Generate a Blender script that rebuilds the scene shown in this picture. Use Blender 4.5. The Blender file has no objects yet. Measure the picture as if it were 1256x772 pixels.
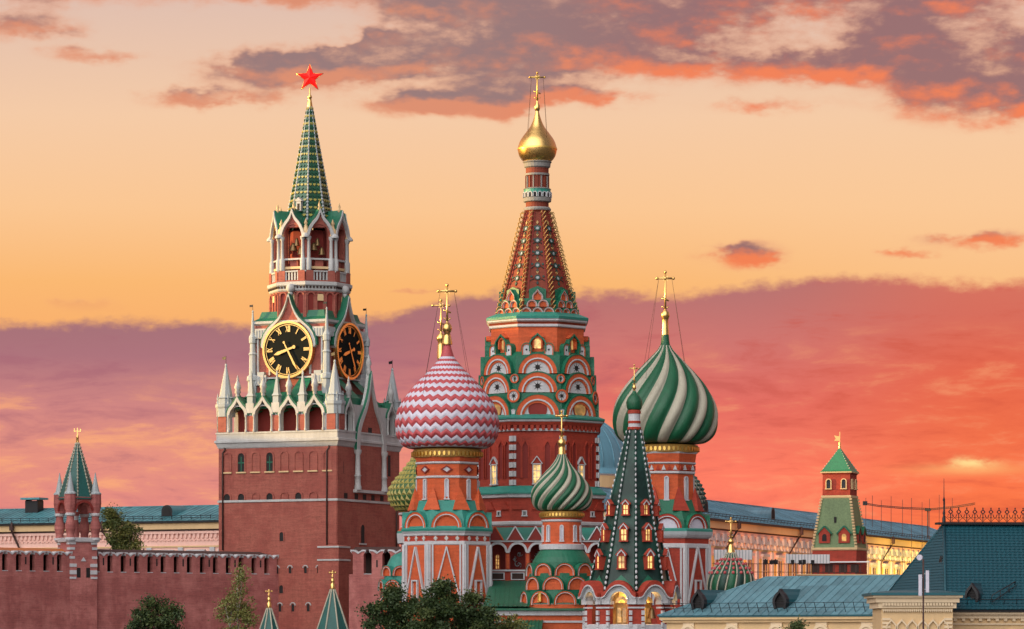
import bpy, math, random
from math import sin, cos, pi, radians as R, sqrt, atan2, tan
from mathutils import Vector as V
random.seed(7)
SC = bpy.context.scene
COL = SC.collection
# ------------------------------------------------------------------ camera
FPX, HOR, CZ = 4536.0, 790.0, 5.0          # focal length and horizon in photograph pixels, eye height
cd = bpy.data.cameras.new('camera'); cam = bpy.data.objects.new('camera', cd); COL.objects.link(cam)
cam.location = (0, 0, CZ); cam.rotation_euler = (pi/2, 0, 0)
cd.sensor_width = 36; cd.lens = FPX/1256*36; cd.shift_y = (HOR-386)/1256
cd.clip_start = 1; cd.clip_end = 20000
SC.camera = cam
vs = SC.view_settings
vs.view_transform = 'Standard'; vs.look = 'None'; vs.gamma = 1; vs.use_curve_mapping = False; vs.exposure = 0.75
SC.render.engine = 'CYCLES'
SC.cycles.use_denoising = True
SC.cycles.max_bounces = 6
SC.cycles.use_adaptive_sampling = True; SC.cycles.adaptive_threshold = 0.015
SC.render.film_transparent = False

def lin(c):
    return tuple((x/255/12.92 if x/255 <= .04045 else ((x/255+.055)/1.055)**2.4) for x in c)

# ------------------------------------------------------------------ sky
SUN_AZ, SUN_EL = R(-87), R(6)              # sun low, behind the towers on the left side
class E:                                    # tiny expression builder over shader nodes
    nt = None
    def __init__(s, k): s.k = k
    @staticmethod
    def op(o, *a, clamp=False):
        n = E.nt.nodes.new('ShaderNodeMath'); n.operation = o; n.use_clamp = clamp
        for i, x in enumerate(a):
            if isinstance(x, E): E.nt.links.new(x.k, n.inputs[i])
            else: n.inputs[i].default_value = x
        return E(n.outputs[0])
    def __add__(s, o): return E.op('ADD', s, o)
    __radd__ = __add__
    def __sub__(s, o): return E.op('SUBTRACT', s, o)
    def __rsub__(s, o): return E.op('SUBTRACT', o, s)
    def __mul__(s, o): return E.op('MULTIPLY', s, o)
    __rmul__ = __mul__
    def __truediv__(s, o): return E.op('DIVIDE', s, o)
def smooth(x, a, b):
    n = E.nt.nodes.new('ShaderNodeMapRange'); n.interpolation_type = 'SMOOTHSTEP'
    E.nt.links.new(x.k, n.inputs[0]); n.inputs[1].default_value = a; n.inputs[2].default_value = b
    n.inputs[3].default_value = 0; n.inputs[4].default_value = 1
    return E(n.outputs[0])
def vec(x, y, z=0.0):
    n = E.nt.nodes.new('ShaderNodeCombineXYZ')
    for i, q in enumerate((x, y, z)):
        if isinstance(q, E): E.nt.links.new(q.k, n.inputs[i])
        else: n.inputs[i].default_value = q
    return E(n.outputs[0])
def noise(v, scale=1.0, detail=4.0, rough=.55, dist=0.0):
    n = E.nt.nodes.new('ShaderNodeTexNoise'); n.noise_dimensions = '3D'
    E.nt.links.new(v.k, n.inputs['Vector'])
    n.inputs['Scale'].default_value = scale; n.inputs['Detail'].default_value = detail
    n.inputs['Roughness'].default_value = rough; n.inputs['Distortion'].default_value = dist
    return E(n.outputs[0])
def mixc(f, a, b):
    n = E.nt.nodes.new('ShaderNodeMix'); n.data_type = 'RGBA'
    for i, q in ((0, f), (6, a), (7, b)):
        if isinstance(q, E): E.nt.links.new(q.k, n.inputs[i])
        elif i == 0: n.inputs[0].default_value = q
        else: n.inputs[i].default_value = (*q, 1)
    return E(n.outputs[2])
def ramp(x, stops, a, b):
    t = (x - a)/(b - a)
    n = E.nt.nodes.new('ShaderNodeValToRGB'); E.nt.links.new(t.k, n.inputs[0])
    cr = n.color_ramp
    while len(cr.elements) < len(stops): cr.elements.new(.5)
    for e, (p, c) in zip(cr.elements, stops):
        e.position = (p-a)/(b-a); e.color = (*lin(c), 1)
    return E(n.outputs[0])

w = bpy.data.worlds.new('World'); SC.world = w; w.use_nodes = True
nt = w.node_tree; E.nt = nt; nt.nodes.clear()
out = nt.nodes.new('ShaderNodeOutputWorld'); bg = nt.nodes.new('ShaderNodeBackground')
tc = nt.nodes.new('ShaderNodeTexCoord'); sep = nt.nodes.new('ShaderNodeSeparateXYZ')
nt.links.new(tc.outputs['Generated'], sep.inputs[0])
dx, dy, dz = (E(sep.outputs[i]) for i in range(3))
az = E.op('ARCTAN2', dx, dy)
el = E.op('ARCTANGENT', dz/E.op('SQRT', dx*dx + dy*dy + 1e-6))
B = HOR/100 - el*45.36        # grows downwards
A = az*45.36 + 6.28
clear = ramp(B, [(-4.0, (172,150,165)), (0, (222,190,176)), (1.5, (244,202,166)), (2.6, (250,198,146)),
                 (3.5, (250,184,114)), (4.4, (248,172,106)), (6.5, (245,140,100)), (8.2, (230,120,95))], -4.0, 8.2)
clear = mixc(smooth(A, 6.5, 12.5)*smooth(B, .5, 2.5)*.35, clear, lin((250,205,160)))
# --- low cloud bank with a torn upper edge
nb = noise(vec(A*.55, B*1.3, 1.7), 1.0, 5, .6)
nb2 = noise(vec(A*2.2, B*4.0, 5.1), 1.0, 4, .6)
e0 = 3.98 - .42*smooth(A, 4.2, 6.2) - .16*smooth(A, 7.0, 11.5) + (nb - .5)*.60 + (nb2 - .5)*.42
nb3 = noise(vec(A*5.5, B*9.0, 4.4), 1.0, 4, .6)
bank = smooth(B - e0 + (nb2 - .5)*.42 + (nb3 - .5)*.20, -.05, .17)
# streaks inside the bank
st = noise(vec(A*.50 + B*.25, B*2.6, 9.3), 1.0, 8, .62, .5)
st2 = noise(vec(A*1.6, B*6.0, 3.3), 1.0, 6, .65, .4)
s = st*.7 + st2*.3
left_c = ramp(B, [(3.6, (158,112,116)), (4.4, (174,116,124)), (5.0, (208,134,130)), (5.6, (230,146,128)), (6.4, (226,136,128)), (7.8, (205,110,105))], 3.6, 7.8)
right_c = ramp(B, [(3.3, (214,118,98)), (3.9, (216,110,92)), (4.6, (230,104,76)), (5.3, (240,112,74)), (5.9, (252,120,76)), (6.6, (250,118,62)), (7.8, (235,105,60))], 3.3, 7.8)
mid_c = ramp(B, [(3.5, (180,116,114)), (4.2, (206,118,112)), (5.0, (228,110,98)), (5.8, (255,126,100)), (6.6, (250,122,98)), (7.8, (225,105,90))], 3.5, 7.8)
bc = mixc(smooth(A, 3.5, 8.2), left_c, mid_c)
bc = mixc(smooth(A, 8.8, 12.3), bc, right_c)
glow = smooth(s, .49, .64)*smooth(B - e0, .35, 1.3)
gl_amt = .40 + .38*smooth(A, 5.5, 2.0)*smooth(B, 4.3, 5.0)
bc = mixc(glow*gl_amt, bc, lin((252,172,122)))
dark = smooth(s, .5, .36)
bc = mixc(dark*.5, bc, mixc(smooth(A, 5, 11), lin((165,100,115)), lin((205,82,62))))
col = mixc(bank, clear, bc)
# --- broken clouds higher up
blobs = [(0.2,.02,1.4,.22,.9),(.25,.45,.75,.16,1.),(1.25,.78,.6,.10,.9),(3.4,.03,1.6,.14,1.0),(3.35,.92,.85,.20,1.5),(4.35,.85,.8,.22,1.4),
         (2.6,1.28,.7,.13,1.4),(5.3,1.30,.9,.14,1.3),(4.75,.66,.5,.18,1.3),(6.0,.30,1.1,.40,1.2),(6.5,.75,1.1,.38,1.1),(7.4,.22,1.3,.45,1.1),(8.05,.72,.6,.26,1.25),
         (7.2,1.22,.7,.12,1.1),(6.2,1.42,.45,.12,.9),(9.4,.12,1.5,.34,1.15),(11.5,.10,1.4,.36,1.05),(9.9,.88,1.2,.22,1.2),(11.0,.72,.8,.24,1.2),(12.0,1.28,1.0,.30,1.35),(12.6,.75,.8,.30,1.1),
         (9.3,1.35,.8,.10,.7),(9.12,3.15,.5,.14,1.15),(12.1,3.0,.75,.10,.95),(11.15,3.18,.3,.07,.9),(1.05,3.8,.42,.09,1.0),(5.2,3.6,.35,.05,.7)]
def dens(off, det):
    bb = B + off
    n1 = noise(vec(A*.95, bb*2.2, 2.2), 1.0, det, .56, .10)
    wx = (noise(vec(A*2.2, bb*4.0, 7.7), 1.0, 3, .6) - .5)*.9
    tot = None
    for (cx, cy, sx, sy, k) in blobs:
        ax = (A + wx - cx)/sx; by = (bb + wx*.32 - cy)/sy
        g = E.op('EXPONENT', (ax*ax + by*by)*-1.0)*k
        tot = g if tot is None else tot + g
    high = smooth(bb, 0.1, -1.0)*.55         # the broken deck goes on above the frame
    tot = E.op('MINIMUM', tot + high, 1.05)
    n3 = noise(vec(A*4.5, bb*8.0, 6.1), 1.0, 3, .6)
    return tot + ((n1 - .5)*2.1 + (n3 - .5)*.38)*smooth(tot, .0, .5)
d0 = dens(0.0, 6); d1 = dens(.17, 3)
cl = smooth(d0, .08, .95)
core = smooth(d0, .35, 1.05)
under = smooth(d0 - d1 + (nb3 - .5)*.35, -.10, .85)            # lower rims catch the light
cc = mixc(core, lin((228,158,124)), mixc(smooth(A, 5.5, 9.0), lin((146,116,118)), lin((146,104,108))))
cc = mixc(under*(.74 + .16*smooth(A, 5, 9)), cc, mixc(smooth(A, 5.0, 8.5), lin((238,146,104)), lin((250,126,76))))
cl = cl*smooth(B, 3.95, 3.4)
col = mixc(cl*.93, col, cc)
# small bright gap low on the right
gx = (A - 11.88)/.30; gy = (B - 5.73 + (nb2 - .5)*.25)/.06
gx2 = (A - 11.9)/.75; gy2 = (B - 5.78)/.07
col = mixc(E.op('EXPONENT', (gx*gx + gy*gy)*-1.0)*smooth(nb2, .3, .6), col, lin((255,226,150)))
col = mixc(E.op('EXPONENT', (gx2*gx2 + gy2*gy2)*-1.0)*.6, col, lin((255,178,110)))
# --- rest of the vault: pale dusk sky facing the sunset, physical sky overhead
sky = nt.nodes.new('ShaderNodeTexSky'); sky.sky_type = 'NISHITA'; sky.sun_disc = False
sky.sun_elevation = SUN_EL; sky.sun_rotation = SUN_AZ
skyc = nt.nodes.new('ShaderNodeMix'); skyc.data_type = 'RGBA'; skyc.blend_type = 'MULTIPLY'; skyc.inputs[0].default_value = 1
nt.links.new(sky.outputs[0], skyc.inputs[6]); skyc.inputs[7].default_value = (.10, .10, .10, 1)
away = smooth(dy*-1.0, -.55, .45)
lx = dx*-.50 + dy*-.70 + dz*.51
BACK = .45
back_c = mixc(smooth(lx, .38, .98), tuple(BACK*q for q in (.35,.35,.47)), tuple(7.2*BACK*q for q in (1.0,.95,.93)))  # bright patch behind the camera, added to light the building fronts
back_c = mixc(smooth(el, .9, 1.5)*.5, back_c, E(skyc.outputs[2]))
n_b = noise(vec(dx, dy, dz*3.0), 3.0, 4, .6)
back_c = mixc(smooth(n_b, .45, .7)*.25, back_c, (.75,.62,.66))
col = mixc(smooth(el, .30, .75)*.8, col, mixc(.6, E(skyc.outputs[2]), lin((190,165,175))))
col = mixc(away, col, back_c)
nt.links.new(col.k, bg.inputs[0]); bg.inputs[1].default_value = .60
nt.links.new(bg.outputs[0], out.inputs[0])

sl = bpy.data.lights.new('sun', 'SUN'); so = bpy.data.objects.new('sun', sl); COL.objects.link(so)
sl.energy = 5.0; sl.angle = R(.5); sl.color = (1.0, .62, .20)
sd = V((sin(SUN_AZ)*cos(SUN_EL), cos(SUN_AZ)*cos(SUN_EL), sin(SUN_EL)))
so.rotation_euler = sd.to_track_quat('Z', 'Y').to_euler(); so.location = sd*900

# ------------------------------------------------------------------ materials
MATS = {}
def mat(name, c, rough=.75, metal=0.0, var=.25, scale=1.2, course=0.0, bump=0.0, c2=None, emit=None, spec=.4, blotch=.35, fine=6.0, panel=0.0):
    """plain paint / brick / sheet metal with blotches, streaks and optional horizontal courses"""
    m = bpy.data.materials.new(name); m.use_nodes = True; MATS[name] = m
    t = m.node_tree; E.nt = t; b = t.nodes['Principled BSDF']
    b.inputs['Roughness'].default_value = rough; b.inputs['Metallic'].default_value = metal
    b.inputs['Specular IOR Level'].default_value = spec
    tc = t.nodes.new('ShaderNodeTexCoord'); sp = t.nodes.new('ShaderNodeSeparateXYZ')
    t.links.new(tc.outputs['Object'], sp.inputs[0])
    x, y, z = (E(sp.outputs[i]) for i in range(3)); o = E(tc.outputs['Object'])
    n1 = noise(o, .35*scale, 4, .6); n2 = noise(o, fine*scale, 3, .6)
    k = (n1 - .5)*2*blotch + (n2 - .5)*2*var
    run = noise(vec((x + y)*3.0, z*.22, 4.0), 1.0, 3, .6)       # rain streaks
    k = k + (run - .5)*.9*(blotch + .1)
    if panel:                                            # sheets that do not quite match
        wn = t.nodes.new('ShaderNodeTexWhiteNoise'); wn.noise_dimensions = '2D'
        fl = vec(E.op('FLOOR', (x - .3)/panel), E.op('FLOOR', z*.55)); t.links.new(fl.k, wn.inputs['Vector'])
        k = k + (E(wn.outputs[0]) - .5)*.42
    if course:
        cn = noise(vec((x + y)*.5, z*course, 2.0), 1.0, 3, .7); bk = noise(vec((x + y)*2.2, z*course*1.3, 8.0), 1.0, 2, .6)
        k = k + (cn - .5)*.75 + (bk - .5)*.4
    g = E.op('ADD', k, 1.0)
    mu = t.nodes.new('ShaderNodeMix'); mu.data_type = 'RGBA'; mu.blend_type = 'MULTIPLY'; mu.inputs[0].default_value = 1
    base = mixc(smooth(n1, .42, .62), c, c2) if c2 else None
    if base: t.links.new(base.k, mu.inputs[6])
    else: mu.inputs[6].default_value = (*c, 1)
    gg = vec(g, g, g); t.links.new(gg.k, mu.inputs[7])
    t.links.new(mu.outputs[2], b.inputs['Base Color'])
    if metal or rough < .6:
        rr = E.op('ADD', (n2 - .5)*.3, rough, clamp=True); t.links.new(rr.k, b.inputs['Roughness'])
    if bump:
        bp = t.nodes.new('ShaderNodeBump'); bp.inputs['Strength'].default_value = bump; bp.inputs['Distance'].default_value = .08
        t.links.new((n2 + n1).k, bp.inputs['Height']); t.links.new(bp.outputs[0], b.inputs['Normal'])
    if emit:
        b.inputs['Emission Color'].default_value = (*emit[0], 1); b.inputs['Emission Strength'].default_value = emit[1]
    return m
def glowmat(name, c, s, var=.5):
    """lit window / lamp-lit glass / lamplit look on solid parts: uneven warm light"""
    m = bpy.data.materials.new(name); m.use_nodes = True; MATS[name] = m
    t = m.node_tree; E.nt = t; b = t.nodes['Principled BSDF']
    b.inputs['Base Color'].default_value = (.3,.2,.08,1); b.inputs['Roughness'].default_value = .25
    tc = t.nodes.new('ShaderNodeTexCoord'); n = noise(E(tc.outputs['Object']), 1.1, 4, .7)
    e = mixc(smooth(n, .38, .60), tuple(q*(1-var) for q in c), c)
    t.links.new(e.k, b.inputs['Emission Color']); b.inputs['Emission Strength'].default_value = s
    return m
mat('kremlin_brick', (.31,.088,.062), bump=.45, course=5.0, var=.26, blotch=.36, c2=(.235,.058,.042))
mat('wall_brick', (.31,.094,.084), bump=.45, course=6.0, var=.26, blotch=.36, c2=(.37,.13,.115))
mat('church_brick', (.50,.088,.026), bump=.45, var=.22, blotch=.28, course=3.0)
mat('church_red', (.31,.036,.018), bump=.45, var=.24, blotch=.32, course=3.0)
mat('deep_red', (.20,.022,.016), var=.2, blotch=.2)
mat('tent_brick', (.18,.032,.014), var=.22, blotch=.25, course=6.0)
mat('white_stone', (.46,.465,.48), bump=.45, var=.16, blotch=.30)
mat('tower_stone', (.40,.405,.395), bump=.45, var=.18, blotch=.34)
mat('grey_stone', (.34,.38,.39), var=.12, blotch=.2)
mat('cream', (.60,.42,.22), var=.08, blotch=.12)
mat('pale_cream', (.66,.52,.34), var=.08, blotch=.12)
mat('pink_wall', (.80,.50,.42), var=.08, blotch=.12)
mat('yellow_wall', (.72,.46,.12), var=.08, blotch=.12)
mat('green_metal', (.008,.115,.062), bump=.45, rough=.45, var=.2, blotch=.35)
mat('teal_metal', (.025,.21,.165), bump=.45, rough=.45, var=.2, blotch=.3)
mat('green_paint', (.006,.085,.036), bump=.45, rough=.45, var=.2, blotch=.32)
mat('dark_green_tile', (.004,.024,.018), rough=.5, c2=(.012,.055,.04), var=.7, blotch=.3, fine=9)
mat('spire_green', (.008,.070,.032), rough=.22, spec=.6, var=.55, blotch=.25, fine=5)
mat('glazed_glint', (.34,.30,.065), rough=.22, spec=.6, var=.4, blotch=.2, fine=5)
mat('moss_tile', (.13,.19,.085), rough=.6, var=.4, blotch=.3, fine=5)
mat('green_tile', (.02,.16,.07), rough=.45, var=.5, blotch=.2, fine=6)
mat('turret_tile', (.012,.085,.075), rough=.45, var=.4, blotch=.2)
mat('teal_roof', (.008,.085,.105), rough=.5, var=.08, blotch=.15)
mat('dark_teal_roof', (.005,.058,.078), rough=.55, var=.08, blotch=.12)
mat('blue_roof', (.085,.190,.225), bump=.45, rough=.5, var=.14, blotch=.55, panel=.62)
mat('far_roof', (.075,.23,.26), rough=.45, var=.12, blotch=.4, panel=.75)
mat('navy_roof', (.07,.15,.20), rough=.42, var=.25, blotch=.6, panel=.75)
mat('senate_blue', (.10,.24,.31), rough=.45, var=.1, blotch=.25)
mat('gold', (.80,.52,.18), rough=.3, metal=1, var=.12, blotch=.2)
mat('old_gold', (.70,.46,.12), rough=.4, metal=1, var=.3, blotch=.3)
mat('dull_stone', (.22,.215,.20), var=.2, blotch=.3)
mat('straw_paint', (.42,.26,.09), rough=.5, var=.2, blotch=.2)
mat('gilt_and_sunlit', (.36,.20,.045), rough=.45, var=.3, blotch=.25)
mat('white_enamel', (.54,.52,.60), bump=.45, rough=.5, var=.12, blotch=.22)
mat('red_enamel', (.42,.068,.075), bump=.45, rough=.55, var=.18, blotch=.28)
mat('cream_enamel', (.35,.33,.255), bump=.45, rough=.5, var=.14, blotch=.25)
mat('yellow_enamel', (.31,.27,.07), rough=.45, var=.2, blotch=.2)
mat('moss_enamel', (.04,.10,.03), rough=.45, var=.2, blotch=.2)
mat('dark', (.012,.010,.010), var=.2, blotch=.1)
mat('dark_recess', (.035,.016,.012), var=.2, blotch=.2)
mat('iron', (.02,.02,.022), rough=.5, metal=.3, var=.2, blotch=.2)
mat('rust_pipe', (.06,.03,.025), var=.2, blotch=.2)
mat('clock_black', (.008,.010,.009), rough=.8, spec=.08, var=.1, blotch=.1)
mat('glass', (.05,.055,.06), rough=.1, spec=.6, var=.1, blotch=.1)
mat('cloth_white', (.72,.70,.70), var=.1, blotch=.2)
mat('orange_lit_roof', (.42,.13,.03), rough=.5, var=.2, blotch=.3)  # orange light on the walkway roof put into its colour
mat('bronze', (.20,.13,.06), rough=.4, metal=.8, var=.2)
mat('bark', (.06,.045,.03), var=.3, blotch=.3)
mat('birch_bark', (.45,.42,.36), var=.3, blotch=.4)
mat('leaf_dark', (.027,.052,.013), rough=.6, var=.3, blotch=.3)
mat('leaf_mid', (.06,.085,.02), rough=.6, var=.3, blotch=.3)
mat('leaf_light', (.17,.175,.045), rough=.6, var=.3, blotch=.3)
mat('paving', (.07,.065,.06), rough=.8, var=.3, blotch=.3)
mat('ruby', (.55,.008,.008), rough=.25, var=.1, emit=((1,.015,.01), .4))
glowmat('lit_window', (1.0,.60,.19), .85, .75)
glowmat('lit_niche', (1.0,.50,.12), .42, .8)
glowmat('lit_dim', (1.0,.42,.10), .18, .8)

# ------------------------------------------------------------------ mesh helpers
def cam_px(px, py, Y):
    return V(((px-628)*Y/FPX, Y, CZ + (HOR-py)*Y/FPX))
class Fr:                                   # a frame on a wall: u to the right, w up, n out
    def __init__(s, o, u, n, w=V((0,0,1))): s.o, s.u, s.n, s.w = V(o), V(u), V(n), V(w)
    def p(s, u, v, d=0.0): return s.o + s.u*u + s.w*v + s.n*d
    def at(s, u, v, d=0.0): return Fr(s.p(u, v, d), s.u, s.n, s.w)
    def spin(s, a):                          # clockwise as seen from outside
        return Fr(s.o, s.u*cos(a) - s.w*sin(a), s.n, s.u*sin(a) + s.w*cos(a))
def facet(a, deg, z=0.0, cx=0.0, cy=0.0):
    f = R(deg)
    return Fr((cx + a*sin(f), cy - a*cos(f), z), (cos(f), sin(f), 0), (sin(f), -cos(f), 0))
def slope(a0, z0, a1, z1, deg, cx=0.0, cy=0.0):
    f = R(deg); n = V((sin(f), -cos(f), 0)); u = V((cos(f), sin(f), 0))
    w = (n*(a1-a0) + V((0,0,z1-z0))); L = w.length; w = w/L
    fr = Fr((cx + a0*n.x, cy + a0*n.y, z0), u, u.cross(w), w); fr.L = L
    return fr
class M:
    def __init__(s): s.v, s.f, s.m, s.s, s.mats = [], [], [], [], []
    def mi(s, name):
        if name not in s.mats: s.mats.append(name)
        return s.mats.index(name)
    def add(s, vs, fs, mt, sm=False):
        k = len(s.v); s.v += [tuple(q) for q in vs]; i = s.mi(mt)
        for f in fs: s.f.append([k+j for j in f]); s.m.append(i); s.s.append(sm)
        return s
    def ext(s, fr, o, d0, d1, mt, side=None, back=False):
        n = len(o)
        s.add([fr.p(u, v, d1) for u, v in o], [list(range(n))], mt)
        if d0 != d1:
            s.add([fr.p(u, v, d1) for u, v in o] + [fr.p(u, v, d0) for u, v in o],
                  [[i, n+i, n+(i+1) % n, (i+1) % n] for i in range(n)], side or mt)
        if back: s.add([fr.p(u, v, d0) for u, v in o], [list(range(n))[::-1]], side or mt)
        return s
    def box(s, fr, u0, u1, v0, v1, d0, d1, mt):
        return s.ext(fr, [(u0,v0),(u1,v0),(u1,v1),(u0,v1)], d0, d1, mt, back=True)
    def bar(s, fr, a, b, wd, d0, d1, mt):
        (x0, y0), (x1, y1) = a, b; L = sqrt((x1-x0)**2 + (y1-y0)**2) or 1e-6
        nx, ny = -(y1-y0)/L*wd/2, (x1-x0)/L*wd/2
        return s.ext(fr, [(x0-nx,y0-ny),(x1-nx,y1-ny),(x1+nx,y1+ny),(x0+nx,y0+ny)], d0, d1, mt)
    def band(s, fr, oo, ii, d0, d1, mt):
        """ring strip between two open outlines with the same number of points"""
        n = len(oo); vs = []
        for (a, b) in zip(oo, ii): vs += [fr.p(*a, d1), fr.p(*b, d1), fr.p(*a, d0), fr.p(*b, d0)]
        fs = []
        for i in range(n-1):
            k, q = 4*i, 4*i+4
            fs += [[k, k+1, q+1, q], [k+2, k, q, q+2], [k+1, k+3, q+3, q+1]]
        fs += [[0, 2, 3, 1], [4*n-4, 4*n-3, 4*n-1, 4*n-2]]
        return s.add(vs, fs, mt)
    def arc(s, fr, cu, cv, ro, ri, d0, d1, mt, seg=14, keel=0.0, a0=0, a1=180, leg=0.0):
        return s.band(fr, arch(cu, cv, ro, seg, keel, a0, a1, leg), arch(cu, cv, ri, seg, keel, a0, a1, leg), d0, d1, mt)
    def lathe(s, prof, n, mt, deg=0.0, sm=True, cx=0.0, cy=0.0, cap=True, apo=False):
        """prof: (r, z) or (r, z, material of the strip below this point... up to it)"""
        k = 1/cos(pi/n) if apo else 1.0
        rings = []
        for q in prof:
            r, z = q[0]*k, q[1]
            rings.append([(cx + r*sin(R(deg) + 2*pi*i/n), cy - r*cos(R(deg) + 2*pi*i/n), z) for i in range(n)])
        if sm:
            vs = [p for r in rings for p in r]; by = {}
            for j in range(len(prof)-1):
                mm = prof[j+1][2] if len(prof[j+1]) > 2 else mt
                by.setdefault(mm, []).extend([[j*n+i, j*n+(i+1) % n, (j+1)*n+(i+1) % n, (j+1)*n+i] for i in range(n)])
            first = True; k0 = len(s.v)
            s.v += vs
            for mm, fs in by.items():
                ii = s.mi(mm)
                for f in fs: s.f.append([k0+j for j in f]); s.m.append(ii); s.s.append(True)
        else:
            for j in range(len(prof)-1):
                mm = prof[j+1][2] if len(prof[j+1]) > 2 else mt
                s.add(rings[j] + rings[j+1], [[i, (i+1) % n, n+(i+1) % n, n+i] for i in range(n)], mm)
        if cap:
            mm = prof[-1][2] if len(prof[-1]) > 2 else mt
            if prof[-1][0] > 1e-3: s.add(rings[-1], [list(range(n))], mm)
            if prof[0][0] > 1e-3: s.add(rings[0], [list(range(n))[::-1]], mt)
        return s
    def tube(s, pts, r, mt, n=5, r1=None):
        pts = [V(p) for p in pts]; rings = []; L = len(pts)
        for i, p in enumerate(pts):
            t = (pts[min(i+1, L-1)] - pts[max(i-1, 0)]).normalized()
            a = t.cross(V((0,0,1)) if abs(t.z) < .9 else V((1,0,0))).normalized(); b = t.cross(a)
            rr = r if r1 is None else r + (r1-r)*i/max(1, L-1)
            rings.append([p + (a*cos(2*pi*j/n) + b*sin(2*pi*j/n))*rr for j in range(n)])
        vs = [q for r_ in rings for q in r_]
        fs = [[i*n+j, i*n+(j+1) % n, (i+1)*n+(j+1) % n, (i+1)*n+j] for i in range(L-1) for j in range(n)]
        fs += [list(range(n))[::-1], [(L-1)*n+j for j in range(n)]]
        return s.add(vs, fs, mt, True)
    def ball(s, c, r, mt, n=10, sz=1.0):
        pr = [(r*sin(pi*i/6)+1e-4, c[2] - r*sz*cos(pi*i/6)) for i in range(7)]
        return s.lathe(pr, n, mt, cx=c[0], cy=c[1], cap=False)
    def build(s, name, parent=None, label=None):
        me = bpy.data.meshes.new(name); me.from_pydata(s.v, [], s.f)
        for q in s.mats: me.materials.append(MATS[q])
        me.polygons.foreach_set('material_index', s.m); me.polygons.foreach_set('use_smooth', s.s)
        me.update()
        o = bpy.data.objects.new(name, me); COL.objects.link(o)
        if parent: o.parent = parent
        if label: o['label'] = label
        return o
def arch(cu, cv, r, seg=14, keel=0.0, a0=0, a1=180, leg=0.0):
    """open outline of an arch from right to left, optional straight legs and a pointed (keel) crown"""
    o = []
    if leg: o.append((cu + r, cv - leg))
    for i in range(seg+1):
        a = R(a0 + (a1-a0)*i/seg); u, v = r*cos(a), r*sin(a)
        if keel: v += keel*r*max(0, 1 - abs(u)/(.62*r))**1.7
        o.append((cu + u, cv + v))
    if leg: o.append((cu - r, cv - leg))
    return o
def wall_arches(w0, w1, v0, v1, ops):
    """outline of a wall with openings that rise from its foot: ops = (centre, half width, spring height)"""
    o = [(w0, v1), (w0, v0)]
    for (c, r, sp) in ops:
        o += [(c-r, v0)] + [(c + r*cos(R(180-i*18)), sp + r*sin(R(180-i*18))) for i in range(11)] + [(c+r, v0)]
    return o + [(w1, v0), (w1, v1)]
def spline(pts, n=6):
    o = []
    for i in range(len(pts)-1):
        p0, p1, p2, p3 = pts[max(i-1,0)], pts[i], pts[i+1], pts[min(i+2, len(pts)-1)]
        for k in range(n):
            t = k/n
            o.append(tuple(max(1e-3 if j == 0 else -1e9, .5*((2*p1[j]) + (-p0[j]+p2[j])*t + (2*p0[j]-5*p1[j]+4*p2[j]-p3[j])*t*t + (-p0[j]+3*p1[j]-3*p2[j]+p3[j])*t**3)) for j in (0,1)))
    return o + [tuple(pts[-1])]
class T:
    """a thing: an Empty at its base; z() and m() turn photograph pixels into heights and lengths at its depth"""
    def __init__(s, name, px, Y, label, cat, rot=0.0, group=None):
        s.k = FPX/Y; s.px = px; s.rot = rot
        e = bpy.data.objects.new(name, None); COL.objects.link(e); s.e = e; e.empty_display_size = 1
        e.location = ((px-628)/s.k, Y, 0); e.rotation_euler = (0, 0, R(rot))
        e['label'] = label; e['category'] = cat
        if group: e['group'] = group
    def z(s, py): return CZ + (HOR-py)/s.k
    def m(s, d): return d/s.k
    def prof(s, pts): return [(s.m(q[0]), s.z(q[1]), *q[2:]) for q in pts]
def tag(o, label, cat, group=None, kind=None):
    o['label'] = label
    if cat: o['category'] = cat
    if group: o['group'] = group
    if kind: o['kind'] = kind
    return o
# ------------------------------------------------------------------ shared pieces of the churches
VIS = (-90, -45, 0, 45, 90)
def cross(t, top, base, half, mt='gold', r=.085, wires=None, bar_at=.16):
    m = M(); zt, zb, h = t.z(top), t.z(base), t.m(half); zc = zt - (zt-zb)*bar_at
    m.tube([(0,0,zb-.3), (0,0,zb+(zt-zb)*.4), (0,0,zt)], r*1.25, mt, 6, r*.8)
    m.tube([(-h,0,zc), (0,0,zc), (h,0,zc)], r, mt, 6)
    m.tube([(-h*.45,0,zb+(zt-zb)*.30+.12), (h*.45,0,zb+(zt-zb)*.30-.12)], r*.75, mt, 5)
    for p in ((-h,0,zc), (h,0,zc), (0,0,zt)): m.ball(p, r*1.45, mt, 8)
    m.ball((0,0,zc), r*1.7, mt, 8)
    zl = zb + (zt-zb)*.12
    m.tube([(h*.42*cos(R(a)), 0, zl + h*.42*sin(R(a)) + h*.2) for a in range(200, 341, 20)], r*.6, mt, 5)
    for s in (-1, 1):                                # small rays at the crossing
        m.bar(Fr((0,-.01,zc), (1,0,0), (0,-1,0)), (0,0), (s*h*.28, h*.28), r*.7, -.03, .03, mt)
        m.bar(Fr((0,-.01,zc), (1,0,0), (0,-1,0)), (0,0), (s*h*.28, -h*.28), r*.7, -.03, .03, mt)
    o = m.build('cross', t.e)
    if wires:
        rr, zy = t.m(wires[0]), t.z(wires[1])
        for a, s in ((-35, -1), (35, 1), (-140, -1), (140, 1)):
            M().tube([(s*h*.8, 0, zc), (rr*sin(R(a)), -rr*cos(R(a)), zy)], .013, 'rust_pipe', 4).build('guy_wire', t.e)
    return o
def finial(t, prof, mt='gold', name='orb'):
    return M().lathe(t.prof(prof), 16, mt).build(name, t.e)
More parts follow.
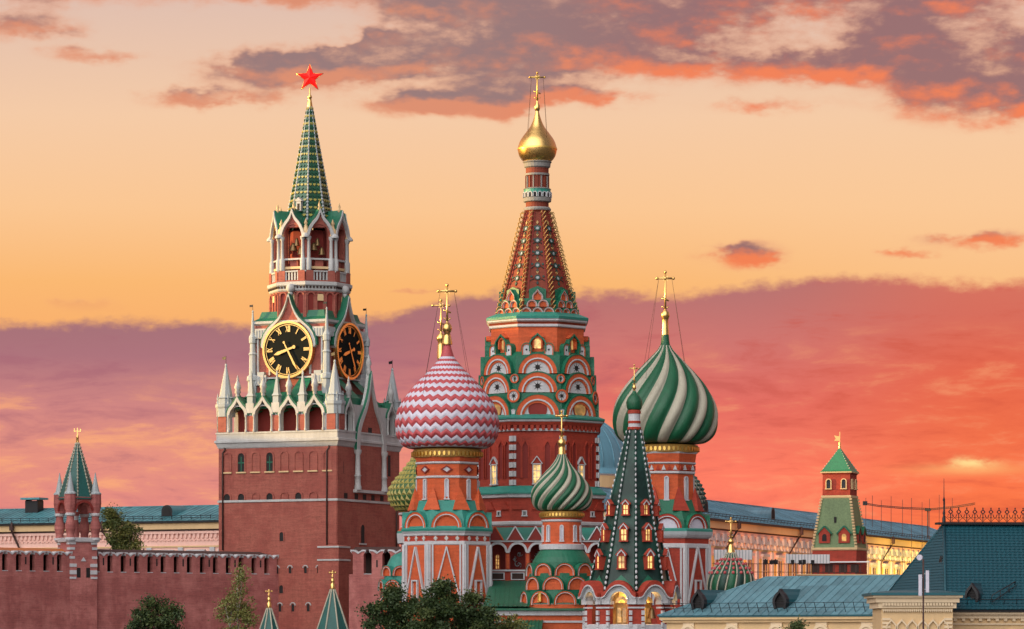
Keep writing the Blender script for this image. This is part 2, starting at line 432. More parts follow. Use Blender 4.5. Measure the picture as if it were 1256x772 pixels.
def swirl_dome(t, pts, lobes, turn, mats, bulge=.045, name='onion_dome', tip=None, sub=6, sharp=False, twist_pow=1.0, wide=.5):
    """onion dome with gadroons that wind round it"""
    pr = spline(t.prof(pts), 5); n = lobes*sub; L = len(pr); vs = []; z0, z1 = pr[0][1], pr[-1][1]
    for j, (r, z) in enumerate(pr):
        f = (z-z0)/(z1-z0); tw = R(turn)*(f**twist_pow)
        for i in range(n):
            q = (i % sub)/sub; g = i//sub
            a = 2*pi*((g//2) + (q*wide if g % 2 == 0 else wide + q*(1-wide)))/(lobes/2) + tw
            b = sin(pi*q) if not sharp else 1-abs(2*q-1)
            rr = r*(1 - bulge + bulge*1.25*(b**.7 if b > 0 else 0))
            vs.append((rr*sin(a), -rr*cos(a), z))
    m = M(); k = len(mats)
    for c in range(k):
        fs = [[j*n+i, j*n+(i+1) % n, (j+1)*n+(i+1) % n, (j+1)*n+i] for j in range(L-1) for i in range(n) if (i//sub) % k == c]
        mi = m.mi(mats[c])
        if c == 0: m.v = vs
        for f in fs: m.f.append(f); m.m.append(mi); m.s.append(True)
    m.mats = list(mats)
    m.f.append(list(range(n))[::-1]); m.m.append(0); m.s.append(False)
    return m.build(name, t.e)
def stud_dome(t, pts, n, rows, mats, h=.07, name='onion_dome'):
    """onion dome covered with rows of little pyramids, up-pointing and down-pointing triangles in two colours"""
    pr = spline(t.prof(pts), 8)
    cum = [0]
    for a, b in zip(pr, pr[1:]): cum.append(cum[-1] + sqrt((a[0]-b[0])**2 + (a[1]-b[1])**2))
    def at(s):
        s = min(max(s, 0), cum[-1]-1e-6)
        for i in range(len(cum)-1):
            if cum[i+1] >= s:
                q = (s-cum[i])/(cum[i+1]-cum[i] or 1); return pr[i][0]+(pr[i+1][0]-pr[i][0])*q, pr[i][1]+(pr[i+1][1]-pr[i][1])*q
    m = M(); st = cum[-1]/rows
    P = lambda s, a, k=1.0: (lambda rz: V((rz[0]*k*sin(a), -rz[0]*k*cos(a), rz[1])))(at(s))
    for j in range(rows):
        for i in range(n):
            a = 2*pi*(i + .5*(j % 2))/n; d = 2*pi/n
            for up in (1, 0):
                if up: tri = [P(j*st, a), P(j*st, a+d), P((j+1)*st, a+d/2)]
                else: tri = [P((j+1)*st, a+d/2), P(j*st, a+d), P((j+1)*st, a+1.5*d)]
                c = (tri[0]+tri[1]+tri[2])/3; nn = (tri[1]-tri[0]).cross(tri[2]-tri[0]); nn = nn.normalized() if nn.length > 1e-9 else V((0,0,1))
                if nn.dot(V((c.x, c.y, 0))) < 0: nn = -nn
                r = V((c.x, c.y, 0)).length
                c = c + nn*min(h, r*.12)*(1.0 if up else .35)
                m.add([*tri, c], [[0,1,3],[1,2,3],[2,0,3]], mats[0] if up else mats[1])
    m.lathe([(at(0)[0]*.98, at(0)[1]), (.02, at(0)[1]-.05)], n, mats[1])
    return m.build(name, t.e)
def zigzag_dome(t, pts, teeth, bands, mats, amp, name='onion_dome'):
    """onion dome wrapped in raised zigzag bands"""
    pr = spline(t.prof(pts), 14); n = teeth*8
    cum = [0]
    for a, b in zip(pr, pr[1:]): cum.append(cum[-1] + sqrt((a[0]-b[0])**2 + (a[1]-b[1])**2))
    tot = cum[-1]
    def at(s):
        s = min(max(s, 0), tot-1e-6)
        lo, hi = 0, len(cum)-1
        while hi-lo > 1:
            md = (lo+hi)//2
            if cum[md] <= s: lo = md
            else: hi = md
        q = (s-cum[lo])/(cum[hi]-cum[lo] or 1)
        return pr[lo][0]+(pr[hi][0]-pr[lo][0])*q, pr[lo][1]+(pr[hi][1]-pr[lo][1])*q
    m = M(); rmax = max(p[0] for p in pr)
    edges = [0.0]; s = 0.0
    while s < tot:
        r = at(s)[0]; s += bands*(.42 + .58*min(1, (r/rmax)**1.3)) ; edges.append(min(s, tot))
    for b in range(len(edges)-1):
        mt = mats[b % 2]; rows = 4
        vs = []
        for k in range(rows+1):
            q = k/rows; sv = edges[b] + (edges[b+1]-edges[b])*q
            for i in range(n):
                a = 2*pi*i/n; tri = abs((i % 8)/4 - 1)*2 - 1
                r0 = at(sv)[0]; r, z = at(sv + amp*tri*min(1, (r0/rmax))*(1 if 0 < sv < tot else .15))
                lift = .03 + .13*sin(pi*q)**.8 if b % 2 == 0 else .02 + .08*sin(pi*q)
                r *= 1 + lift*.22*min(1, r0/rmax*1.2)
                vs.append((r*sin(a), -r*cos(a), z))
        m.add(vs, [[k*n+i, k*n+(i+1) % n, (k+1)*n+(i+1) % n, (k+1)*n+i] for k in range(rows) for i in range(n)], mt, True)
    m.lathe([(pr[0][0]*.99, pr[0][1]), (.02, pr[0][1]-.1)], 48, mats[0])
    return m.build(name, t.e)
def kokoshnik(t, fr, r, tymp='white_stone', rim='church_brick', cap='green_metal', line='white_stone', depth=.9, keel=0.0, leg=0.0, star=0, name='kokoshnik', label=None, hole=None, thick=1.0, pr=.0):
    """semicircular gable: sheet-metal cap, brick archivolts, plastered field"""
    m = M(); d = depth
    w = [1.0, .95, .80, .745, .66, .62]
    w = [1-(1-q)*thick for q in w]
    m.arc(fr, 0, 0, r*w[0], r*w[1], -d, .06+pr, cap, keel=keel, leg=leg)
    m.arc(fr, 0, 0, r*w[1], r*w[2], -d, .02+pr, rim, keel=keel, leg=leg)
    m.arc(fr, 0, 0, r*w[2], r*w[3], -d, .055+pr, line, keel=keel, leg=leg)
    m.arc(fr, 0, 0, r*w[3], r*w[4], -d, -.05+pr, rim, keel=keel, leg=leg)
    o = arch(0, 0, r*w[4], 14, keel, 0, 180, leg)
    m.ext(fr, o, -d, -.16+pr, tymp)
    ob = m.build(name, t.e, label)
    if star:
        q = M(); R1, cv = r*star, r*.30
        for k in range(4):
            f2 = fr.at(0, cv).spin(k*pi/4)
            q.ext(f2, [(0,-R1), (R1*.13,0), (0,R1), (-R1*.13,0)], -.2, -.145+k*.004+pr, 'dark')
        q.ext(fr.at(0, cv), [(R1*.45*cos(i*pi/6), R1*.45*sin(i*pi/6)) for i in range(12)], -.2, -.128+pr, 'dark')
        q.build('star_opening', ob)
    if hole:
        q = M(); R1, cv = r*hole[0], r*hole[1]
        pts = [(R1*cos(i*pi/10), cv + R1*sin(i*pi/10)) for i in range(20)]
        q.ext(fr, pts, -.3, -.13+pr, hole[2])
        rim_o = [(R1*1.14*cos(i*pi/10), cv + R1*1.14*sin(i*pi/10)) for i in range(21)]
        q.band(fr, rim_o, pts + pts[:1], -.3, -.09+pr, 'deep_red')
        q.build('round_window', ob)
    return ob
def window(t, fr, w, h, pane='lit_window', frame='white_stone', kind='arch', fw=.13, gable=0.0, gcol='church_brick', name='window', sill=True, bars=0, dp=.10, parent=None):
    """framed opening whose glass sits back in its frame"""
    m = M(); r = w/2
    if kind == 'arch':
        i_ = [(r, 0)] + arch(0, h-r, r, 10) + [(-r, 0)]; o_ = [(r+fw, 0)] + arch(0, h-r, r+fw, 10) + [(-r-fw, 0)]
    else:
        i_ = [(r, 0), (r, h), (-r, h), (-r, 0)]; o_ = [(r+fw, 0), (r+fw, h+fw), (-r-fw, h+fw), (-r-fw, 0)]
    m.band(fr, o_, i_, -.15, dp, frame)
    if sill: m.box(fr, -r-fw*1.5, r+fw*1.5, -fw, 0, -.15, dp+.06, frame)
    if gable:
        m.ext(fr, [(-r-fw*1.6, h*.98), (r+fw*1.6, h*.98), (r+fw*1.6, h+fw), (0, h+gable), (-r-fw*1.6, h+fw)], -.15, dp*.7, gcol)
        m.bar(fr, (-r-fw*2, h+fw*.6), (0, h+gable+fw*.4), fw*.8, -.1, dp+.05, frame); m.bar(fr, (r+fw*2, h+fw*.6), (0, h+gable+fw*.4), fw*.8, -.1, dp+.055, frame)
    ob = m.build(name, parent or t.e)
    q = M(); q.ext(fr, i_, -.1, .02, pane)
    for b in range(bars): q.box(fr, -r, r, h*(b+1)/(bars+1)-.03, h*(b+1)/(bars+1)+.03, 0, .05, frame)
    if bars: q.box(fr, -.03, .03, 0, h*.98, 0, .046, frame)
    q.build('pane', ob)
    return ob
def oct_(t, pts, mt, n=8, name=None, deg=22.5, sm=False, cap=True):
    m = M().lathe(t.prof(pts), n, mt, deg, sm, apo=True, cap=cap)
    return m.build(name, t.e) if name else m

# ------------------------------------------------------------------ central tent church
t = T('tent_roofed_church', 659, 350, 'tallest red church tower with a pointed brick tent roof and small gold onion dome', 'church tower', group='towers of the domed cathedral')
c = t; k = c.m
m = oct_(t, [(80, 900), (80, 648, 'church_red'), (82, 646, 'white_stone'), (82, 643, 'white_stone'), (80, 642, 'white_stone'), (79, 614, 'church_red'),
             (82, 613, 'white_stone'), (82, 609, 'white_stone')], 'church_red'); 
m.build('lower_wall', t.e)
oct_(t, [(84, 609), (84, 607, 'teal_metal'), (74, 599, 'teal_metal')], 'teal_metal', name='ledge_roof')
oct_(t, [(73, 604), (73, 533, 'church_red'), (75, 533, 'white_stone'), (75, 530.5, 'white_stone'), (74, 530, 'white_stone'), (75, 524, 'deep_red')], 'church_red', name='body')
oct_(t, [(75, 527), (77, 526, 'church_red'), (79, 522, 'church_red'), (80, 521, 'white_stone'), (80, 519.5, 'white_stone'), (82, 518.5, 'teal_metal'), (82, 516.5, 'teal_metal'), (68, 511, 'teal_metal')], 'church_red', name='cornice')
for d in VIS:
    f = facet(k(74.0), d, 0)
    W = k(74)*.4142
    for i in range(9):                                        # brick consoles under the cornice
        u = -W + W*2*(i+.5)/9
        M().ext(f, [(u-k(1.6), t.z(532)), (u+k(1.6), t.z(532)), (u+k(2.4), t.z(525.5)), (u-k(2.4), t.z(525.5))], 0, .22, 'church_red').build('console', t.e)
    f = facet(k(73), d, 0)
    for s in (-1, 1):                                         # rusticated white corner stones
        for j in range(6):
            y = 539 + j*10.6
            M().box(f, s*W*.955-k(3.2), s*W*.955+k(3.2), t.z(y+6.5), t.z(y), -.1, .16+.002*s, 'white_stone').build('quoin', t.e)
    for j, u in enumerate((-22, -11, 11, 22) if d else (-24, -15, 12, 24)):             # tall blind lancets
        if abs(u) < 5: continue
        w2 = k(3.3); q = M(); o = [(w2, t.z(590))] + [(w2, t.z(551)), (0, t.z(545.5)), (-w2, t.z(551))] + [(-w2, t.z(590))]
        q.ext(f.at(k(u), 0), o, 0, .012, 'deep_red')
        oo = [(w2*1.35, t.z(590)), (w2*1.35, t.z(550.6)), (0, t.z(543.8)), (-w2*1.35, t.z(550.6)), (-w2*1.35, t.z(590))]
        q.band(f.at(k(u), 0), oo, o, -.05, .14, 'church_red'); q.build('blind_lancet', t.e)
    window(t, f.at(k(-1 if d == 0 else 0), t.z(596.5)), k(8.2), k(23), gable=k(9.5), gcol='church_red', kind='square', fw=k(1.3), bars=2, dp=.22)
    f = facet(k(79.5), d, 0)
    for u in (-24, 0, 24):
        q = M(); fr = f.at(k(u), 0)
        q.ext(fr, [(-k(7), t.z(628)), (k(7), t.z(628)), (0, t.z(618))], -.05, .15, 'church_red'); q.build('brick_gable', t.e)
    for u in (-16, 14): window(t, f.at(k(u), t.z(635)), k(3.6), k(4.6), pane='glass', kind='square', fw=k(1.3), dp=.12)
# tiers of kokoshniks over stepped drums
oct_(t, [(71, 517), (70, 487, 'green_metal'), (67.5, 486, 'green_metal'), (67, 464, 'green_metal'), (64.5, 463, 'green_metal'), (64, 441, 'green_metal'), (58, 436, 'green_metal')], 'green_metal', name='kokoshnik_core')
for d in VIS:
    fs_ = 1.0
    for (a, y0, r, st, hl) in ((71, 515.5, 28.0, 0, (.36, .30, 'deep_red')), (68, 486, 25.5, .26, None), (65.5, 463, 25, .26, None)):
        if hl and d in (-45, 45): hl = (.36, .34, 'lit_dim')
        kokoshnik(t, facet(k(a), d, t.z(y0)), k(r), star=st, hole=hl, depth=k(9), pr=.25, thick=1.22)
    for (a, u, y, r) in ((68.5, 22.5, 0, 0),):
        pass
for d in (-67.5, -22.5, 22.5, 67.5):                          # round panels at the corners
    for (a, y, r) in ((74.5, 490.5, 8.0), (71.0, 469.5, 5.6)):
        f = facet(k(a), d, t.z(y)); q = M()
        o = [(k(r)*cos(i*pi/10), k(r)*sin(i*pi/10)) for i in range(21)]; i1 = [(u*.72, v*.72) for u, v in o]
        q.band(f, o, i1, -k(6), .2, 'church_brick'); q.ext(f, i1[:-1], -.4, .10, 'white_stone')
        q.band(f, [(u*1.12, v*1.12) for u, v in o], o, -k(6), .12, 'green_metal')
        for j in range(4):
            f2 = f.spin(j*pi/4); R1 = k(r)*.55
            q.ext(f2, [(0,-R1), (R1*.2,0), (0,R1), (-R1*.2,0)], .08, .115+.004*j, 'dark')
        q.build('round_panel', t.e)
    f = facet(k(76), d, t.z(514))
    q = M(); q.ext(f, [(k(5), 0)] + arch(0, k(3), k(5), 8) + [(-k(5), 0)], -k(6), .1, 'white_stone')
    q.arc(f, 0, k(3), k(6), k(5), -k(6), .18, 'green_metal', leg=k(3)); q.build('corner_gablet', t.e)
# drum with windows above the tiers
oct_(t, [(57, 446), (56.5, 405, 'church_brick'), (58, 404, 'church_brick')], 'church_brick', name='drum')
for d in VIS:
    f = facet(k(57), d, 0)
    q = window(t, f.at(0, t.z(432)), k(8), k(12), kind='arch', fw=k(1.8), frame='church_brick', pane='lit_window' if abs(d) < 50 else 'lit_dim', sill=False, gable=k(6), gcol='church_brick', dp=k(5))
    g = M(); fr = f.at(0, t.z(436))
    g.arc(fr, 0, k(8), k(10.5), k(8.8), -.1, k(7), 'green_metal', keel=.35, leg=k(8)); g.build('window_hood', t.e)
    for u in (-13.5, 13.5):
        fr = f.at(k(u), t.z(441)); g = M(); o = [(k(4.2), 0)] + arch(0, k(9), k(4.2), 8) + [(-k(4.2), 0)]
        g.ext(fr, o, -.1, k(6), 'white_stone')
        g.band(fr, [(k(5.4), 0)] + arch(0, k(9), k(5.4), 8) + [(-k(5.4), 0)], o, -.1, k(6.8), 'church_brick')
        g.band(fr, [(k(6.2), 0)] + arch(0, k(9.2), k(6.3), 8) + [(-k(6.2), 0)], [(k(5.4), 0)] + arch(0, k(9), k(5.4), 8) + [(-k(5.4), 0)], -.1, k(7.2), 'green_metal')
        g.ext(fr.at(0, k(7)), [(k(1.3)*cos(i*pi/4), k(1.3)*sin(i*pi/4)) for i in range(8)], 0, k(6)+.02, 'dark')
        g.build('niche', t.e)
oct_(t, [(58, 406), (59, 405, 'white_stone'), (59, 402.5, 'white_stone'), (57.5, 402, 'church_brick'), (59, 399.5, 'tent_brick'), (61, 398, 'white_stone'), (61, 396.5, 'white_stone'), (62, 396, 'white_stone'), (62.5, 393, 'teal_metal'), (61, 392, 'teal_metal'), (49, 387, 'teal_metal')], 'white_stone', name='upper_cornice')
for d in VIS:                                                  # crown of small kokoshniks round the foot of the tent
    f = facet(k(50), d, t.z(388)); W = k(50)*.4142
    g = M(); g.box(f, -W*.86, W*.86, 0, k(18), -k(9), -k(7), 'green_metal'); g.ext(f, [(-W*.5, k(18)), (W*.5, k(18)), (W*.5, k(29)), (0, k(33)), (-W*.5, k(29))], -k(9.5), -k(7.5), 'green_metal', back=True); g.build('backing_wall', t.e)
    for i in range(3): kokoshnik(t, f.at(W*.66*(i-1), 0), W*.33, tymp='church_brick', rim='white_stone', line='church_brick', depth=k(6), leg=k(2), name='small_kokoshnik')
    for i in range(2): kokoshnik(t, f.at(W*.66*(i-.5), k(9.5), -.15), W*.33, tymp='church_brick', rim='white_stone', line='church_brick', depth=k(6), leg=k(2), name='small_kokoshnik')
    kokoshnik(t, f.at(0, k(19), -.3), W*.34, tymp='church_brick', rim='white_stone', line='church_brick', depth=k(5), keel=.55, leg=k(3), name='small_kokoshnik')
# tent
A0, Y0, A1, Y1 = 45.5, 388, 13.5, 259
oct_(t, [(A0, Y0), (A1, Y1, 'tent_brick')], 'tent_brick', name='tent_roof')
for d in (-67.5, -22.5, 22.5, 67.5, 112.5, -112.5):           # gilt scrolls running up the ribs
    q = M(); n = 22; kk = 1/cos(pi/8); f = R(d)
    P = lambda s, e=0.0: V(((k(A0+(A1-A0)*s)*kk + e)*sin(f), -(k(A0+(A1-A0)*s)*kk + e)*cos(f), t.z(Y0+(Y1-Y0)*s)))
    q.tube([P(0, .02), P(1, .02)], .14, 'tent_brick', 5)
    pts = []
    for i in range(n*6):
        s = i/(n*6); a = i*2*pi/6
        tang = V((cos(f), sin(f), 0)); rad = V((sin(f), -cos(f), 0))
        pts.append(P(s, .22) + tang*.20*sin(a) + rad*.26*cos(a) + V((0,0,.20*sin(a+.6))))
    q.tube(pts, .050, 'straw_paint', 4); q.build('gilt_scroll', t.e)
for d in VIS:
    s = slope(k(A0), t.z(Y0), k(A1), t.z(Y1), d)
    for (v, wd) in ((.34, .9), (.46, .8), (.58, .62), (.70, .5), (.82, .4)):
        q = M(); fr = s.at(0, s.L*v, 0)
        c8 = lambda r_: [(r_*cos(i*pi/5), r_*sin(i*pi/5)) for i in range(11)]
        q.band(fr, c8(.28), c8(.16), -.05, .10, 'dark_green_tile'); q.ext(fr, c8(.16)[:-1], -.05, .05, 'grey_stone')
        q.ext(fr.at(0, .55), [(0,-.2), (.12,0), (0,.22), (-.12,0)], 0, .10, 'straw_paint'); q.ext(fr.at(0, -.55), [(0,-.2), (.12,0), (0,.22), (-.12,0)], 0, .10, 'dark_green_tile')
        for u in (-wd*.62, wd*.62): q.ext(fr.at(u, .1), c8(.11)[:-1], 0, .08, 'dark_green_tile'); q.bar(fr, (u*.6, -.1), (u*1.25, -.32), .09, 0, .07, 'dark_recess')
        q.build('tile_ornament', t.e)
    q = M(); u0 = k(A0)*.4142
    for sg in (-1, 1):
        q.bar(s, (sg*u0*.62, s.L*.2), (sg*k(A1)*.24, s.L*.98), .10, 0, .07, 'deep_red')
    q.build('brick_rib', t.e)
M().lathe(t.prof([(13.5, 262), (16.5, 259), (17, 257, 'dull_stone'), (15.5, 255, 'dull_stone'), (14, 254, 'tent_brick'), (14, 249, 'tent_brick'), (17, 248, 'dull_stone'), (17.5, 244, 'dull_stone'), (16.5, 243, 'dull_stone'), (16.5, 233, 'teal_metal'), (17.2, 232.5, 'dull_stone'), (14, 231, 'dull_stone'),
     (13.5, 231, 'tent_brick'), (13.5, 217, 'tent_brick'), (15, 216, 'tent_brick'), (15, 213.5, 'dull_stone'), (14, 213, 'tent_brick'), (14, 207, 'tent_brick'), (16, 205.5, 'dull_stone'), (16.5, 201, 'dull_stone'), (18, 199.5, 'dull_stone'), (17, 198.5, 'dull_stone')]), 24, 'tent_brick', sm=False).build('neck', t.e)
for i in range(10):
    d = -90 + i*20; f = facet(k(16.6), d, t.z(243))
    q = M(); q.arc(f, 0, k(4), k(2.6), k(1.7), -.1, .10, 'white_stone', leg=k(4), seg=8); q.ext(f, [(k(1.7), 0)] + arch(0, k(4), k(1.7), 8) + [(-k(1.7), 0)], -.1, .04, 'dark'); q.build('neck_arch', t.e)
    f = facet(k(13.6), d+10, t.z(231)); M().box(f, -k(.7), k(.7), 0, k(14), -.1, .10, 'dull_stone' if i % 2 else 'tent_brick').build('neck_pilaster', t.e)
M().lathe(spline(t.prof([(14, 200), (18, 197.5), (22, 192), (24, 184.5), (23.6, 180), (20.5, 172), (14.5, 163.5), (9, 156), (5.2, 148), (2.8, 140), (1.8, 135)]), 6), 40, 'gold').build('onion_dome', t.e)
M().lathe(t.prof([(24.4, 184.2), (24.6, 183), (24.0, 181.6)]), 40, 'old_gold', cap=False).build('dome_seam', t.e)
finial(t, [(1.8, 137), (2.6, 136), (3.4, 133.5), (3.6, 131.5), (3.0, 129), (1.6, 127), (1.2, 124.5), (.7, 122)])
cross(t, 89.5, 124, 9, 'old_gold', r=.075, wires=(20, 172))

# ------------------------------------------------------------------ red and white zigzag church
def cross_panel(q, f, s):
    q.box(f, -s*.3, s*.3, -s, s, 0, .1, 'white_stone'); q.box(f, -s*.8, s*.8, -s*.25, s*.25, 0, .104, 'white_stone')
def zig_body(t, b, k, col, A=52, lit='lit_dim', zig_windows=True):
    """octagonal church body: pilasters, A-shaped gables and framed windows"""
    W = k(A)*.4142
    for d in VIS:
        f = facet(k(A), d, 0)
        for s in (-1, 1):
            q = M(); q.box(f, s*W*.99-k(2.2), s*W*.99+k(2.2), t.z(b+75), t.z(b+1), -.05, .16+.002*s, 'white_stone'); q.build('pilaster', t.e)
            q = M(); q.box(f, s*W*.78-k(1.1), s*W*.78+k(1.1), t.z(b+75), t.z(b+1), -.05, .12, 'white_stone'); q.build('pilaster', t.e)
        q = M(); q.ext(f, [(-W*.80, t.z(b+72)), (W*.80, t.z(b+72)), (0, t.z(b+6))], 0, .10, col)
        for s in (-1, 1): q.bar(f, (s*W*.82, t.z(b+73)), (0, t.z(b+4)), k(1.7), .0, .24+.003*s, 'white_stone')
        q.build('raking_gable', t.e)
        window(t, f.at(0, t.z(b+72)), k(7.5), k(26), kind='square', pane=lit, frame='white_stone', fw=k(1.8), dp=.30, bars=2)
t = T('zigzag_domed_church', 548.5, 335, 'orange church tower with a big red and white zigzag onion dome and gold cross', 'church tower', group='towers of the domed cathedral')
k = t.m
oct_(t, [(52.5, 900), (52, 670, 'church_brick'), (53, 669, 'white_stone'), (53, 665.5, 'white_stone'), (51.5, 665, 'white_stone'), (51.5, 659, 'church_red'), (53, 658, 'white_stone'), (53.5, 654.5, 'white_stone')], 'church_brick', name='body')
oct_(t, [(54, 655), (55.5, 653, 'white_stone'), (56, 650.5, 'teal_metal'), (54, 648.5, 'teal_metal')], 'white_stone', name='cornice')
for d in VIS:
    f = facet(k(51.5), d, 0); W = k(51.5)*.4142
    for i in range(3):
        q = M(); fr = f.at(W*.62*(i-1), t.z(661.8)); s = k(3.4)
        o = [(s*1.15*cos(j*pi/6), s*1.15*sin(j*pi/6)) for j in range(12)]
        q.box(fr, -s*1.3, s*1.3, -s*1.05, s*1.05, -.1, .03, 'church_red'); cross_panel(q, fr, s*.86)
        for a in (45, 135, 225, 315): q.ext(fr.at(s*.55*cos(R(a)), s*.55*sin(R(a))), [(s*.2*cos(j*pi/3), s*.2*sin(j*pi/3)) for j in range(6)], 0, .07, 'cream')
        q.build('cross_panel', t.e)
zig_body(t, 668, k, 'church_brick')
oct_(t, [(52, 650), (51, 640, 'teal_metal'), (44, 626, 'teal_metal'), (38, 615, 'teal_metal')], 'teal_metal', name='skirt_roof')
for d in VIS:
    kokoshnik(t, facet(k(52.5), d, t.z(648)), k(19.5), tymp='church_brick', rim='church_brick', cap='teal_metal', depth=k(8), leg=k(3), pr=.1, label=None)
for d in range(-90, 91, 45):                                   # steep brick pyramids between dome drum and arches
    f = facet(k(44), d+22.5 if d < 90 else 112.5, t.z(627)); q = M()
    q.add([f.p(-k(11), 0, .3), f.p(k(11), 0, .3), f.p(0, k(28), -k(2.2)), f.p(-k(8), 0, -k(10)), f.p(k(8), 0, -k(10))], [[0,1,2],[1,4,2],[3,0,2],[4,3,2]], 'church_brick')
    q.build('brick_pyramid', t.e)
oct_(t, [(37, 630), (36.5, 588, 'church_brick'), (38, 587.5, 'white_stone'), (38, 585.5, 'white_stone'), (36.5, 585, 'white_stone'), (36.5, 571, 'church_brick'), (38.5, 570, 'white_stone'), (38.5, 568, 'white_stone'), (37.5, 567, 'church_red'), (39, 563, 'church_brick'), (40.5, 562, 'church_red')], 'church_brick', name='drum')
for d in VIS:
    f = facet(k(36.5), d, 0)
    q = M(); fr = f.at(0, t.z(577.5)); o = [(k(7.5), 0), (0, k(5)), (-k(7.5), 0), (0, -k(5)), (k(7.5), 0)]; i1 = [(u*.62, v*.62) for u, v in o]
    q.band(fr, o, i1, -.05, .14, 'deep_red'); q.ext(fr, i1[:-1], -.05, .10, 'white_stone'); q.build('diamond_panel', t.e)
    window(t, f.at(0, t.z(613)), k(2.6), k(23), pane='white_enamel', kind='arch', fw=k(1.5), dp=.16)
M().lathe(t.prof([(40, 563), (42, 562), (42.5, 554, 'gilt_and_sunlit'), (41, 552), (30, 550.5)]), 48, 'gilt_and_sunlit', sm=False).build('gilt_frieze', t.e)
for i in range(26):
    f = facet(k(42.2), -95 + i*7.6, t.z(558)); q = M()
    q.ext(f, [(k(1.5)*cos(j*pi/4), k(2.8)*sin(j*pi/4)) for j in range(8)], -.1, .16, 'old_gold'); q.build('frieze_boss', t.e)
zigzag_dome(t, [(38, 549.5), (46, 550.5), (54, 546), (58.5, 539.5), (61.2, 531), (62, 522), (61, 511), (56.5, 497), (47.5, 483.5), (35, 468), (21, 453.5), (12, 443), (8.5, 438)], 30, k(7.9), ('red_enamel', 'white_enamel'), k(2.7))
finial(t, [(8.6, 438.5), (8.2, 437), (5.6, 429), (3.9, 422)], 'red_enamel', 'dome_tip')
finial(t, [(6.2, 423), (6.4, 421), (4.6, 413), (3.6, 408.5), (4.4, 408), (5.6, 405), (5.8, 402.5), (5.2, 399.5), (3.4, 397), (1.8, 396), (1.2, 393)])
cross(t, 350, 396, 10.5, r=.10, wires=(50, 486))

# ------------------------------------------------------------------ yellow and green studded church behind it
t = T('studded_domed_church', 541, 366, 'church tower with a yellow and green studded dome mostly hidden behind the zigzag dome', 'church tower', group='towers of the domed cathedral')
k = t.m
stud_dome(t, [(46, 629), (57, 624), (63.5, 615), (65, 605), (60.5, 594), (49, 580), (39, 567), (27, 551), (16, 530), (8, 500), (4, 440)], 46, 29, ('yellow_enamel', 'moss_enamel'), h=.16)
M().lathe(t.prof([(50, 900), (50, 668, 'church_red'), (54, 667, 'white_stone'), (55, 655, 'white_stone'), (54, 652, 'teal_metal'), (49, 647, 'church_brick'), (49, 634, 'church_brick'), (53, 632, 'white_stone'), (53, 629.5, 'white_stone'), (49, 628, 'church_red'), (47, 625)]), 16, 'church_brick', deg=11, sm=False).build('drum', t.e)
for d in (-68, -45, -22):
    f = facet(k(49), d, 0); window(t, f.at(0, t.z(646)), k(3.4), k(11), pane='glass', fw=k(1.3))
finial(t, [(5, 440), (4.4, 424), (3.6, 420), (5.4, 417), (5.6, 414.5), (4.6, 411.5), (2, 409), (1, 406)])
cross(t, 368.5, 409, 10, r=.095)

# ------------------------------------------------------------------ big green and white swirl church on the right
t = T('green_swirl_church', 816, 342, 'red church tower with the big green and white swirled onion dome and tall gold cross', 'church tower', group='towers of the domed cathedral')
k = t.m
oct_(t, [(53, 900), (52, 674, 'church_red'), (53.5, 673, 'white_stone'), (53.5, 669, 'white_stone'), (52, 668, 'white_stone'), (52, 662, 'church_red'), (54, 661, 'white_stone'), (54.5, 659, 'white_stone')], 'church_red', name='body')
oct_(t, [(55, 660), (56.5, 657.5, 'white_stone'), (57, 653.5, 'grey_stone'), (57, 651, 'teal_metal'), (54, 649.5, 'teal_metal')], 'white_stone', name='cornice')
zig_body(t, 668, k, 'church_red', lit='lit_window')
oct_(t, [(51, 651), (50, 640, 'green_metal'), (42, 626, 'green_metal'), (35, 614, 'green_metal')], 'green_metal', name='skirt_roof')
for d in VIS:
    kokoshnik(t, facet(k(52), d, t.z(650)), k(19), tymp='white_enamel', rim='church_red', cap='green_metal', depth=k(8), leg=k(2), pr=.1)
for d in (-67.5, -22.5, 22.5, 67.5):
    f = facet(k(43), d, t.z(628)); q = M()
    q.add([f.p(-k(11), 0, .3), f.p(k(11), 0, .3), f.p(0, k(30), -k(4.5)), f.p(-k(8), 0, -k(10)), f.p(k(8), 0, -k(10))], [[0,1,2],[1,4,2],[3,0,2],[4,3,2]], 'church_red')
    q.build('brick_pyramid', t.e)
oct_(t, [(34, 630), (33.5, 583, 'church_brick'), (36, 582, 'white_stone'), (36, 579.5, 'white_stone'), (34, 579, 'church_red'), (35, 571, 'church_brick'), (37, 570, 'white_stone'), (37, 568.5, 'white_stone'), (36, 568, 'church_red'), (37.5, 558, 'church_brick'), (38.5, 556, 'white_stone')], 'church_brick', name='drum')
for d in VIS:
    f = facet(k(33.8), d, 0)
    window(t, f.at(0, t.z(614)), k(2.8), k(27), pane='white_enamel', kind='arch', fw=k(1.5), dp=.16)
    f = facet(k(35), d, 0)
    for i in range(4):
        u = k(-10.5 + i*7); q = M(); q.ext(f, [(u-k(2.6), t.z(578)), (u+k(2.6), t.z(578)), (u, t.z(572))], 0, .12, 'white_stone' if i % 2 else 'church_red'); q.build('toothed_brick', t.e)
M().lathe(t.prof([(38, 557), (40.5, 556), (41, 549, 'gilt_and_sunlit'), (40, 547), (30, 545.5)]), 48, 'gilt_and_sunlit', sm=False).build('gilt_frieze', t.e)
for i in range(26):
    f = facet(k(40.8), -95 + i*7.6, t.z(552)); q = M()
    q.ext(f, [(k(1.7)*cos(j*pi/4), k(2.8)*sin(j*pi/4)) for j in range(8)], -.1, .10, 'old_gold'); q.build('frieze_boss', t.e)
